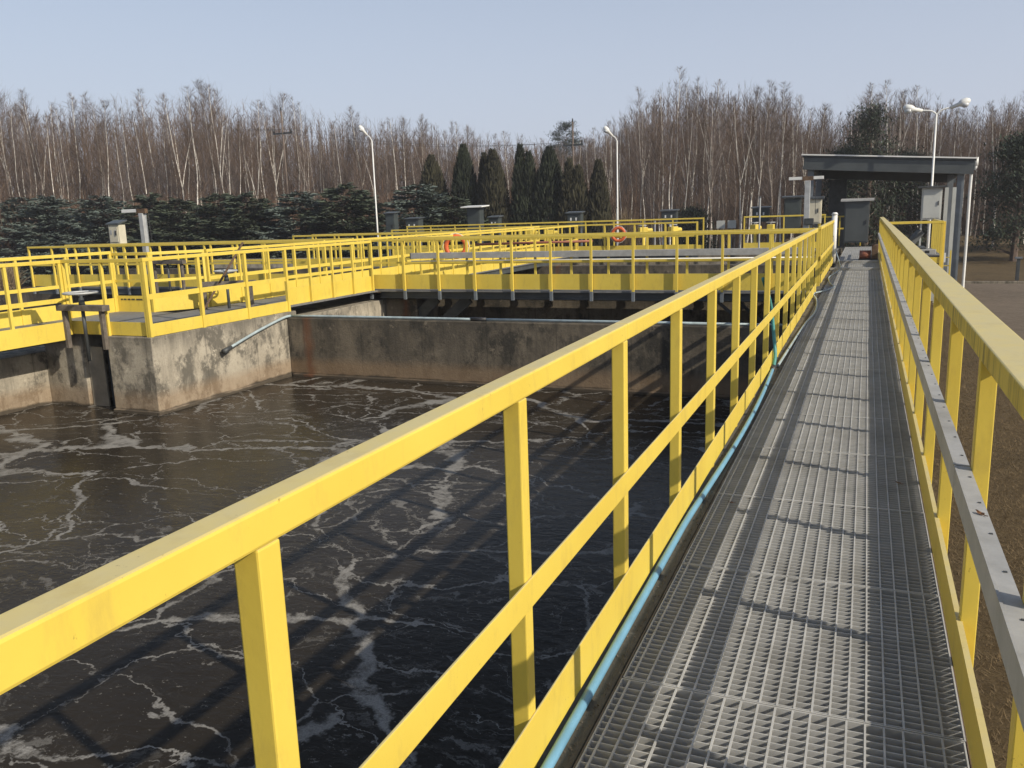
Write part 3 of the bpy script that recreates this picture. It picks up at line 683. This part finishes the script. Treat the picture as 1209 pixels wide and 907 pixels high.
# ================================================================== shelter at the end
t = thing('shelter', 'open steel shelter with a dark mono-pitch roof at the end of the walkway', 'shelter', (0, 0, 0))
m = MB(); xl, xr, yf, yb = -2.35, 3.42, 34.0, 41.5
zl, zr = 3.42, 2.98
m.hexa([(xl, yf, zl - .10), (xr, yf, zr - .10), (xr, yb, zr - .28), (xl, yb, zl - .28), (xl, yf, zl), (xr, yf, zr), (xr, yb, zr - .18), (xl, yb, zl - .18)]); rf = m.build('roof', MSD, t)
m = MB(); m.hexa([(xl - .03, yf - .06, zl - .035), (xr + .03, yf - .06, zr - .035), (xr + .03, yf - .003, zr - .035), (xl - .03, yf - .003, zl - .035), (xl - .03, yf - .06, zl + .012), (xr + .03, yf - .06, zr + .012), (xr + .03, yf - .003, zr + .012), (xl - .03, yf - .003, zl + .012)]); m.build('roof_trim', MWH, rf)
def sl(x): return zl + (zr - zl) * (x - xl) / (xr - xl)
for y in (34.12, 40.6):
    dz = -.10 - (y - yf) / (yb - yf) * .18
    m = MB(); m.bar((xl + .05, y, sl(xl) + dz - .23), (xr - .05, y, sl(xr) + dz - .23), .16, .44); m.build('beam', MCAB, t)
for x in (xr - .25, xl + .2):
    m = MB(); m.bar((x, yf + .25, sl(x) - .30), (x, yb - .1, sl(x) - .46), .12, .28); m.build('side_beam', MSG, t)
for x, y in ((3.0, 34.4), (3.0, 38.6), (-2.05, 34.4), (-2.05, 40.3)):
    m = MB(); zt = sl(x) - .45
    m.box(x - .11, x + .11, y - .11, y - .09, GZ, zt); m.box(x - .11, x + .11, y + .09, y + .11, GZ, zt); m.box(x - .012, x + .012, y - .09, y + .09, GZ, zt)
    m.build('column', MSG, t)
m = MB(); m.tube(cr([(3.42, 34.1, 2.75), (3.40, 34.1, 2.6), (3.30, 34.15, 2.45), (3.30, 34.15, 0), (3.30, 34.15, -1.75), (3.34, 34.05, -1.9), (3.48, 33.95, -1.95)], 3), .05, 10); m.build('downpipe', MWH, t, True)
m = MB(); m.tube([(3.42, 34.1, 2.72), (3.42, 34.1, 3.0)], .07, 10); m.build('gutter_outlet', MWH, t, True)
m = MB(); m.box(-1.6, -.9, 40.2, 40.5, GZ, 2.6); m.build('rear_panel', MSD, t)
for x in (2.25, 2.48, 2.72): m = MB(); m.box(x, x + .12, 33.75, 33.87, -2, 2.0 if x > 2.4 else .9); m.build('upright', MLG, t)

# ================================================================== bollard and utility poles
t = thing('bollard', 'short dark post standing in the grass beyond the yard', 'bollard', (6.2, 42.6, GZ))
m = MB(); m.box(-.07, .07, -.05, .05, 0, .95); m.build('post', MSD, t, bevel=.01)
m = MB(); m.box(-.14, .14, -.08, .08, .95, 1.03); m.build('cap', MSG, t, bevel=.01)
def upole(label, x, y, h, arm):
    t = thing('utility_pole', label, 'utility pole', (x, y, GZ), 'wooden power line poles')
    m = MB(); m.tube([(0, 0, 0), (0, 0, h)], [.11, .07], 8); m.build('pole', MWOOD, t, True)
    m = MB(); m.bar((-arm, 0, h - 1.9), (arm, 0, h - 1.9), .12, .14); m.build('crossarm', MSD, t)
    for x in (-arm + .1, arm - .1, 0):
        zz = h if x == 0 else h - 1.83
        m = MB(); m.tube([(x, 0, zz), (x, 0, zz + .28)], [.07, .05], 8); m.build('insulator', MBK, t, True)
upole('tall power line pole with a crossarm in front of the left wood', -47.6, 62.5, 13.1, 1.0)
upole('power line pole with a crossarm rising behind the thujas', -23.4, 70, 11.1, .9)

# ================================================================== trees
def strip(m, pts, w0, w1, rnd):
    """thin ribbon following pts, random facing"""
    a = rnd.uniform(0, math.pi); side = Vector((math.cos(a), math.sin(a), 0))
    P = [Vector(p) for p in pts]; k = len(P) - 1
    i0 = len(m.v)
    for i, p in enumerate(P):
        wdt = w0 + (w1 - w0) * i / k; m.v.append(tuple(p - side * wdt)); m.v.append(tuple(p + side * wdt))
    for i in range(k): q = i0 + 2 * i; m.f.append((q, q + 1, q + 3, q + 2))
def birch(seed, h=14, lean=.3, nb=85, crown0=.35, tw=.0085, fork=False, r0=.08, bark=MBR, twm=MTW, wide=.17):
    rnd = random.Random(seed)
    tr = MB(); cw = MB(); lx, ly = rnd.uniform(-lean, lean), rnd.uniform(-lean, lean)
    ph = rnd.uniform(0, 6)
    def axis(u): return Vector((lx * u * u * 2 + .16 * math.sin(5 * u + ph) + .05 * math.sin(17 * u + ph), ly * u * u * 2 + .16 * math.cos(4 * u + ph), h * u))
    tr.tube([axis(i / 14) for i in range(15)], [r0 * (1 - .93 * (i / 14) ** .8) + .004 for i in range(15)], 6, False)
    if fork:
        for q in range(2):
            u0 = rnd.uniform(.3, .55); a = rnd.uniform(0, 6.28); d = Vector((math.cos(a), math.sin(a), 0))
            tr.tube([axis(u0) + d * (.9 * s * h / 14) + Vector((0, 0, s * h * .36)) + d * .3 * s * s for s in (0, .25, .5, .75, 1)], [r0 * .5 * (1 - .85 * s) for s in (0, .25, .5, .75, 1)], 5, False)
    for i in range(nb):
        u = crown0 + (1.0 - crown0) * (i + rnd.random()) / nb; p = axis(min(u, .995)); a = rnd.uniform(0, 6.283)
        v_ = (u - crown0) / (1 - crown0); L = h * (.018 + wide * (1 - v_) ** .85 * (.35 + .65 * min(1, v_ * 2.2))) * rnd.uniform(.45, 1.3)
        el = rnd.uniform(.55, 1.2); hd = Vector((math.cos(a), math.sin(a), 0)); d = hd * math.cos(el) + Vector((0, 0, math.sin(el)))
        q1 = p + d * L * .45; q2 = q1 + (d * .9 + Vector((0, 0, .18))) * L * .35; q3 = q2 + (d * .8 + Vector((0, 0, rnd.uniform(-.3, .3)))) * L * .3
        strip(cw, [p, q1, q2, q3], tw * 2.0 * (1.3 - u), tw * .4, rnd)
        for t_ in range(15):
            s = rnd.uniform(.15, 1); b = p.lerp(q1, s * 2) if s < .5 else q1.lerp(q2, (s - .5) * 2)
            dv = (d * rnd.uniform(.2, 1.0) + Vector((rnd.uniform(-.9, .9), rnd.uniform(-.9, .9), rnd.uniform(-.3, .5)))).normalized(); l2 = L * rnd.uniform(.2, .45) + .18
            e = b + dv * l2 * .6
            e2 = e + (dv * .5 + Vector((rnd.uniform(-.3, .3), rnd.uniform(-.3, .3), rnd.uniform(-.3, .4)))) * l2 * .6
            strip(cw, [b, e, e2], tw * .75, tw * .3, rnd)
    return tr.mesh('trunk', bark, True), cw.mesh('crown', twm)
def tree_thing(name, label, cat, group, tr, cw, trname='trunk', crname='crown'):
    t = thing(name, label, cat, (0, 0, -50), group); link(trname, tr, t); link(crname, cw, t); return t
LBL_L = 'bare white-stemmed birch in the tall wood on the left'
LBL_R = 'bare white-stemmed birch in the wood right of the thujas'
LBL_LB = 'bare brown-stemmed tree in the tall wood on the left'
LBL_RB = 'bare brown-stemmed tree in the wood right of the thujas'
protosL, protosR = [], []
for s in range(8):
    white = s in (0, 1, 2, 5, 7)
    tr, cw = birch(100 + s, fork=(s == 1), lean=.35 if s % 2 else .15, crown0=(.30 + .07 * (s % 4)) if white else .22, r0=.062 + .012 * (s % 3), bark=MBR if white else (MBD if s % 2 else MBG), twm=MTW if s % 4 else MTW2, wide=(.24, .30, .20, .30, .26, .24, .28, .34)[s], nb=(85, 100, 70, 100, 90, 80, 95, 115)[s])
    nm = 'birch_tree' if white else 'bare_tree'
    protosL.append(tree_thing(nm, LBL_L if white else LBL_LB, 'birch' if white else 'tree', 'birches of the left wood' if white else 'brown trees of the left wood', tr, cw))
    r = protosL[-1].copy(); COL.objects.link(r); r['label'] = LBL_R if white else LBL_RB; r['group'] = 'birches of the right wood' if white else 'brown trees of the right wood'
    for ch in list(protosL[-1].children): c = ch.copy(); COL.objects.link(c); c.parent = r
    protosR.append(r)
ELEV = [(-60, .120), (-53, .133), (-47, .140), (-41, .146), (-37, .132), (-32, .122), (-27, .108), (-23.5, .096), (-19, .086), (-16.5, .10), (-14, .135), (-12, .152), (-8.5, .145), (-5, .130), (-2.6, .098), (-1, .11), (1, .125), (3, .12), (5.2, .092), (7.4, .106), (12, .11)]
def elev(a):
    for (a0, e0), (a1, e1) in zip(ELEV, ELEV[1:]):
        if a0 <= a <= a1: return e0 + (e1 - e0) * (a - a0) / (a1 - a0)
    return .1
random.seed(21); used = set(); cnt = 0
def put(proto, loc, rz, sc):
    if proto.name not in used:
        used.add(proto.name); proto.location = loc; proto.rotation_euler.z = rz; proto.scale = sc
    else: dup(proto, loc, rz, sc)
def wood(n, a0, a1, rmin, rmax, protos, hmin=.60, hmax=1.04):
    for i in range(n):
        a = min(a1, max(a0, a0 + (a1 - a0) * (i + random.gauss(.5, 1.6)) / n)); r = random.uniform(rmin, rmax)
        ht = elev(a) * r * random.uniform(hmin, hmax) + 3.55; s = ht / 14
        x, y = r * math.sin(R(a)), r * math.cos(R(a))
        put(random.choice(protos), (x, y, GZ), random.uniform(0, 6.28), (s * random.uniform(.9, 1.25), s * random.uniform(.9, 1.25), s))
wood(150, -60, -22, 74, 100, protosL)
wood(24, -22, -15.5, 84, 104, protosL, .75, 1.0)
wood(126, -15.3, 12, 58, 86, protosR + [p_ for p_ in protosR if p_.name.startswith('birch')], .62, 1.02)
# the wood behind reads as one brown mass
def mass(name, label, n, a0, a1, rmin, rmax, hs, mat, tw, twigs, base=0.0, low=.15):
    m = MB(); rnd = random.Random(len(name) + n)
    for i in range(n):
        a = rnd.uniform(a0, a1); r = rnd.uniform(rmin, rmax); x, y = r * math.sin(R(a)), r * math.cos(R(a))
        H = (elev(a) * r + 3.55) * hs * rnd.uniform(.7, 1.0) if hs < 3 else rnd.uniform(.4, 1) * (hs - 3)
        lx = rnd.uniform(-.6, .6)
        strip(m, [(x, y, GZ + base), (x + lx * .4, y, GZ + H * .5), (x + lx, y, GZ + H)], tw * 1.3, tw * .4, rnd)
        for t_ in range(twigs):
            u = rnd.uniform(low, .98); b = Vector((x + lx * u, y, GZ + H * u)); aa = rnd.uniform(0, 6.28); l2 = rnd.uniform(.5, 1.7) * (1.25 - u * .7)
            e = b + Vector((math.cos(aa) * l2 * .45, math.sin(aa) * l2 * .45, l2 * rnd.uniform(.6, 1)))
            strip(m, [b, e], tw * .8, tw * .4, rnd)
    o = m.build(name, mat, recalc=False); o['kind'] = 'stuff'; o['label'] = label; o['category'] = 'wood'
mass('far_wood', 'dense brown leafless wood behind the front birches', 4200, -62, 13, 92, 122, .90, MTW, .030, 46)
mass('grey_far_wood', 'greyish leafless treetops at the back of the wood', 1500, -62, 13, 100, 125, .98, MTW2, .018, 60, low=.4)
mass('brushwood', 'russet young brushwood between the birch stems', 4600, -62, -14, 66, 92, 9.2, MTB, .015, 26)
mass('undergrowth', 'dark thin undergrowth between the birch stems on the right', 2200, -17, 13, 72, 90, 9.0, MTW, .016, 26)

def spruce(seed, h=5.6, rad=2.5, mat=MSP, power=.75, nbr=250):
    rnd = random.Random(seed); tr = MB(); tr.tube([(0, 0, 0), (0, 0, h * .5), (0, 0, h * .97)], [.14, .08, .015], 7, False); cw = MB()
    for k in range(nbr):
        u = ((k + rnd.random()) / nbr) ** 1.15; z = .15 + (h - .25) * u
        a = rnd.uniform(0, 6.283); L = rad * (1 - u ** 1.25) ** power * rnd.uniform(.62, 1.15) + .15
        dx, dy = math.cos(a), math.sin(a); droop = rnd.uniform(.08, .26); ns = max(5, int(L / .10)); wdm = rnd.uniform(.30, .5)
        tr.tube([(0, 0, z), (dx * L * .6, dy * L * .6, z - L * droop * .6), (dx * L * .95, dy * L * .95, z - L * droop * .7)], [.022, .012, .005], 4, False)
        for i in range(ns):
            s = (i + rnd.random()) / ns
            if s < .18: continue
            px = Vector((dx * L * s, dy * L * s, z - L * droop * s + L * .22 * s * s * s))
            for q in range(6):
                sd = rnd.uniform(-1, 1) * wdm * L * (1.05 - s) ** .7 * .9
                c = px + Vector((-dy * sd, dx * sd, rnd.uniform(-.10, .03) - abs(sd) * .15))
                ang = a + (1 if sd > 0 else -1) * rnd.uniform(.1, .9); ln = rnd.uniform(.14, .26); wd = rnd.uniform(.032, .055)
                f = Vector((math.cos(ang), math.sin(ang), rnd.uniform(-.35, .25))).normalized() * ln; sdv = Vector((-math.sin(ang), math.cos(ang), rnd.uniform(-1.2, 1.2))).normalized() * wd
                cw.quad(c - sdv, c + sdv, c + f + sdv * .4, c + f - sdv * .4)
    return tr.mesh('trunk', MBD), cw.mesh('crown', mat)
SPB = [tree_thing('spruce_tree', 'x', 'spruce', 'low spruces in front of the left wood', *spruce(7 + i, 5.6, 2.75, MSP, .55)) for i in range(2)]
SPG = [tree_thing('spruce_tree', 'x', 'spruce', 'low spruces in front of the left wood', *spruce(17 + i, 5.5, 2.7, MSP2, .6)) for i in range(2)]
SPX = [(-55.5, 42.5, 1.03, 'B', 'silvery blue spruce at the very left end of the low spruce row'), (-51.6, 41.5, 1.02, 'B', 'second silvery blue spruce from the left end of the row'), (-47.4, 42, 1.0, 'B', 'silvery blue spruce behind the small cream box'),
       (-44.0, 43, 1.02, 'G', 'dark green spruce right behind the left hoist post'), (-40.6, 42, .94, 'G', 'dark green spruce right of the left hoist post'), (-37.6, 42.5, .97, 'G', 'dark green spruce midway between hoist post and power pole'),
       (-34.8, 41.5, .96, 'G', 'dark green spruce left below the crossarmed power pole'), (-31.2, 42, .93, 'B', 'greyish spruce in front of the crossarmed power pole'), (-28.0, 42, 1.0, 'G', 'dark green spruce left of the first lamp pole'),
       (-24.3, 44, .96, 'B', 'greyish green spruce right of the first lamp pole'), (-22.0, 44, .84, 'G', 'small dark spruce at the foot of the leftmost thuja'), (-59.5, 43, 1.0, 'B', 'silvery blue spruce cut off by the left edge of the photo')]
random.seed(4)
for i, (x, y, s, k, lb) in enumerate(SPX):
    pr = random.choice(SPB if k == 'B' else SPG); sc = (s * 1.5, s * 1.5, s * 1.04)
    if pr.name not in used: used.add(pr.name); pr.location = (x, y, GZ); pr.scale = sc; pr.rotation_euler.z = random.uniform(0, 6); pr['label'] = lb
    else: dup(pr, (x, y, GZ), random.uniform(0, 6), sc, lb)
for pr in SPB + SPG:
    if pr.name not in used:
        for ch in list(pr.children): bpy.data.objects.remove(ch)
        bpy.data.objects.remove(pr)

def thuja(seed, h, rad, mat, twin=0, n=5200):
    rnd = random.Random(seed); tr = MB(); tr.tube([(0, 0, 0), (0, 0, h * .8)], [.12, .03], 6, False); cw = MB()
    tops = [(0, 0, h)] + ([(twin, 0, h * .94)] if twin else [])
    for cx, cy, hh in tops:
        lob = [rnd.uniform(.75, 1.2) for _ in range(60)]
        for i in range(n // len(tops)):
            u = 1 - (1 - rnd.random()) ** .8; u = rnd.random() ** 1.15; a = rnd.uniform(0, 6.283)
            prof = min(1, (u * 9 + .35)) * (1 - u ** 2.3) ** .8 + .02
            lb = lob[(int(a / 6.283 * 8) * 7 + int(u * 7)) % 60]
            rr = rad * prof * (.85 + .15 * lb) * rnd.uniform(.55, 1.08)
            c = Vector((cx + rr * math.cos(a), cy + rr * math.sin(a), .1 + (hh - .15) * u))
            ln = rnd.uniform(.16, .36); wd = rnd.uniform(.03, .07); f = Vector((math.cos(a) * .4, math.sin(a) * .4, 1)).normalized() * ln
            an = a + rnd.uniform(-1.3, 1.3); sd = Vector((-math.sin(an), math.cos(an), 0)) * wd
            cw.quad(c - sd, c + sd, c + f + sd * .3, c + f - sd * .3)
    return tr.mesh('trunk', MBD), cw.mesh('crown', mat)
for i, (x, h, rd_, mt, tw_, lb) in enumerate(((-25.4, 7.2, 1.25, MTHB, 0, 'bronze-tinged thuja, leftmost of the tall columns'), (-23.3, 7.75, 1.0, MTH, 0, 'very dark tall thuja second from the left'),
        (-22.05, 7.2, .55, MTHB, 0, 'slim thuja squeezed between two broader ones'), (-21.2, 7.35, 1.05, MTHB, 0, 'broad bronze thuja left of the open gap'), (-19.5, 7.55, .72, MTH, .55, 'dark double-tipped thuja right of the open gap'),
        (-17.75, 7.3, 1.25, MTH, 0, 'widest thuja, a dark cone in the middle of the row'), (-16.3, 6.5, .75, MTHB, .55, 'lower thuja with a bronze right side near the second pole'), (-14.6, 6.35, .72, MTHB, 0, 'rightmost thuja, standing alone left of the second lamp'))):
    t = tree_thing('thuja_tree', lb, 'thuja', 'thuja row', *thuja(40 + i, h, rd_ * 1.06, mt, tw_, 9000)); t.location = (x, 48 + (i % 3) * .3, GZ)
def pine(seed, h, rad, low=.15, n=6500, conic=1.0):
    rnd = random.Random(seed); tr = MB(); tr.tube([(0, 0, 0), (.1, 0, h * .5), (0, .1, h * .95)], [.2, .14, .03], 7, False); cw = MB()
    clumps = []
    for k in range(130):
        u = low + (1 - low) * rnd.random() ** .9; a = rnd.uniform(0, 6.283)
        rr = rad * ((1 - u) ** conic * 1.05 + .06) * rnd.uniform(.35, 1.0) / (1 - low) ** conic
        c = Vector((rr * math.cos(a), rr * math.sin(a), h * u)); clumps.append(c)
        if k % 3 == 0: tr.tube([(0, 0, h * u - rr * .4), c], [.04, .012], 4, False)
    for i in range(n):
        c = rnd.choice(clumps); s = .42
        p = c + Vector((rnd.gauss(0, s), rnd.gauss(0, s), rnd.gauss(0, s * .45))); an = rnd.uniform(0, 6.283)
        f = Vector((math.cos(an), math.sin(an), rnd.uniform(.1, 1.1))).normalized() * rnd.uniform(.16, .3); sd = Vector((-math.sin(an), math.cos(an), rnd.uniform(-.3, .3))) * rnd.uniform(.03, .05)
        cw.quad(p - sd, p + sd, p + f + sd * .3, p + f - sd * .3)
    return tr.mesh('trunk', MBD), cw.mesh('crown', MPN)
for i, (x, y, h, rd_, lo, lb, cn) in enumerate(((-.1, 58, 9.2, 2.9, .1, 'dark conical pine rising behind the shelter roof', .8), (7.3, 52, 6.6, 2.2, .15, 'dark pine at the right edge of the photo', .5), (9.6, 58, 8.2, 2.6, .15, 'taller dark pine cut off by the right edge of the photo', .6),
        (-35.7, 104, 14.6, 3.6, .45, 'far dark pine crown sticking out above the bare wood', .5), (-11.8, 62, 3.3, 1.5, .05, 'small dark conifer at the foot of the birches right of the second lamp', .8), (-1.6, 60, 7.0, 2.6, .05, 'dark conifer seen through the open shelter, left side', .6), (2.4, 61, 6.6, 2.5, .05, 'dark conifer seen through the open shelter, right side', .6))):
    t = tree_thing('pine_tree', lb, 'pine', 'dark pines', *pine(60 + i, h, rd_, lo, n=9000 if i != 3 else 12000, conic=cn)); t.location = (x, y, GZ)
def bush(label, x, y, h, rad, mat, n=900):
    rnd = random.Random(int(x * 10)); m = MB()
    for i in range(n):
        a = rnd.uniform(0, 6.283); el = rnd.uniform(.3, 1.5); L = h * rnd.uniform(.5, 1.05)
        d = Vector((math.cos(a) * math.cos(el) * rad / h, math.sin(a) * math.cos(el) * rad / h, math.sin(el))) * L
        b = Vector((rnd.gauss(0, .25), rnd.gauss(0, .25), 0)); strip(m, [b, b + d * .6, b + d + Vector((0, 0, -.15 * L))], .02, .008, rnd)
    t = thing('dry_bush', label, 'bush', (x, y, GZ), 'dry bushes'); mm = m.mesh('twigs', mat); link('twigs', mm, t)
    tk = MB()
    for k in range(5): a = k * 1.26; tk.tube([(0, 0, 0), (math.cos(a) * .4, math.sin(a) * .4, h * .5)], [.04, .015], 5)
    link('stems', tk.mesh('stems', MBD), t)
bush('tan dry bush between the rightmost thuja and the second lamp', -16.2, 60, 4.4, 3.0, MDR, 1600)
bush('tan dry bush left of the first blue spruces', -50, 36.5, 2.0, 1.6, MDR)
bush('tan dry bush in the open gap of the thuja row', -20.2, 50, 2.6, 1.2, MDR)
# dry grass blades on the ground right of the walkway
m = MB(); rnd = random.Random(77)
for i in range(70000):
    y = 1.0 + 30 * rnd.random() ** 1.3; x = rnd.uniform(.3, 3.46); L = rnd.uniform(.03, .075); a = rnd.uniform(0, 6.283); lean = rnd.uniform(.4, 1.4)
    b = Vector((x, y, GZ)); e = b + Vector((math.cos(a) * L * lean, math.sin(a) * L * lean, L * .55)); sd = Vector((-math.sin(a), math.cos(a), 0)) * .003
    i0 = len(m.v); m.v += [tuple(b - sd), tuple(b + sd), tuple(e)]; m.f.append((i0, i0 + 1, i0 + 2))
o = m.build('dry_grass', MST, recalc=False); o['kind'] = 'stuff'; o['label'] = 'flattened dry brown grass beside the walkway'; o['category'] = 'grass'

t = thing('power_line', 'thin power line wires strung between the poles above the wood', 'wires', (0, 0, 0))
for dx in (-.9, .9):
    m = MB(); pts = []
    for i in range(25):
        u = i / 24; a = Vector((-100.0 + dx, 84, 18.2)); b = Vector((-47.6 + dx, 62.5, 9.5)); p = a.lerp(b, u); p.z -= 2.2 * 4 * u * (1 - u) * .5; pts.append(p)
    m.tube(pts, .014, 5); m.build('wire', MBK, t)
    m = MB(); pts = []
    for i in range(25):
        u = i / 24; a = Vector((-47.6 + dx, 62.5, 9.5)); b = Vector((-23.4 + dx, 70, 7.5)); p = a.lerp(b, u); p.z -= .8 * 4 * u * (1 - u); pts.append(p)
    m.tube(pts, .012, 5); m.build('wire', MBK, t)

m = MB(); rnd = random.Random(9)
for i in range(2600):
    y = .6 + 20 * rnd.random() ** 1.7; x = rnd.choice((rnd.uniform(-.785, -.715), rnd.gauss(-.778, .006), rnd.gauss(-.722, .006))); r_ = rnd.uniform(.0015, .006)
    c = Vector((x, y, .001 + r_ * .5)); P = [c + Vector((rnd.uniform(-1, 1), rnd.uniform(-1, 1), k)) * r_ for k in (-.6, -.5, .7)] + [c + Vector((rnd.uniform(-1, 1), rnd.uniform(-1, 1), .4)) * r_]
    i0 = len(m.v); m.v += [tuple(p) for p in P]; m.f += [(i0, i0 + 1, i0 + 2), (i0, i0 + 2, i0 + 3), (i0 + 1, i0 + 3, i0 + 2), (i0, i0 + 3, i0 + 1)]
o = m.build('kerb_grit', plain('grit', (0.14, 0.115, 0.085), .95, 0, .6, 90), recalc=True); o['kind'] = 'stuff'; o['label'] = 'grit and dirt crumbs along the kerb under the hose'; o['category'] = 'grit'

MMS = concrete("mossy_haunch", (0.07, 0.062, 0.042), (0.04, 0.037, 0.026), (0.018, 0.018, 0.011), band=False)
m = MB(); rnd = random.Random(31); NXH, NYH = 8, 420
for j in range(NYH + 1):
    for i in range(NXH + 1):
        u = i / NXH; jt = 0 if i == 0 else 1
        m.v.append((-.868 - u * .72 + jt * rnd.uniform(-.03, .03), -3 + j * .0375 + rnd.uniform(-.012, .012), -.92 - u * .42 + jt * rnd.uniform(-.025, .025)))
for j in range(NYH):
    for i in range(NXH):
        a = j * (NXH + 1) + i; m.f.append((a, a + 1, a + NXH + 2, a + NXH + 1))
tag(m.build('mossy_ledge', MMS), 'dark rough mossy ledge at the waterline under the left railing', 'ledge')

def leaf(label, loc, rz, sz):
    t = thing('dead_leaf', label, 'leaf', loc, rz=rz)
    m = MB(); pts = [(0, -1, .1), (.45, -.45, .35), (.5, .2, .2), (.1, .9, .5), (0, 1.3, .45), (-.15, .85, .4), (-.55, .15, .3), (-.4, -.5, .15)]
    c = len(m.v); m.v += [(x * sz, y * sz, z * sz) for x, y, z in pts] + [(0, 0, .02 * sz)]
    for k in range(8): m.f.append((k, (k + 1) % 8, 8))
    m.build('blade', MTB2, t); k = MB(); k.tube([(0, -1 * sz, .1 * sz), (.05 * sz, -1.7 * sz, .25 * sz)], .0012, 4); k.build('stalk', MTB2, t)
MTB2 = plain("dead_leaf_brown", (0.16, 0.075, 0.03), .8, 0, .3, 60)
leaf('curled brown dead leaf lying on the grey cable tray of the right railing', (.328, 2.52, .694), .6, .016)
leaf('small dark dead leaf lying on the grating near the left kerb', (-.60, 4.35, .004), 2.0, .016)
leaf('small brown dead leaf on the shaded right side of the grating', (.23, 4.95, .004), 1.0, .018)

# thin spring haze over the whole site
hm = bpy.data.materials.new("haze"); hm.use_nodes = True; ht = hm.node_tree
for nd in list(ht.nodes):
    if nd.type == 'BSDF_PRINCIPLED': ht.nodes.remove(nd)
pv = ht.nodes.new("ShaderNodeVolumePrincipled"); pv.inputs['Color'].default_value = (.92, .92, .96, 1); pv.inputs['Density'].default_value = 0.0008; pv.inputs['Anisotropy'].default_value = .2
ht.links.new(pv.outputs[0], [n_ for n_ in ht.nodes if n_.type == 'OUTPUT_MATERIAL'][0].inputs['Volume'])
hb = MB().box(-720, 720, -320, 920, GZ - 2.2, 21).build('haze', hm); hb['kind'] = 'stuff'; hb['label'] = 'thin pale spring haze in the air'; hb['category'] = 'haze'
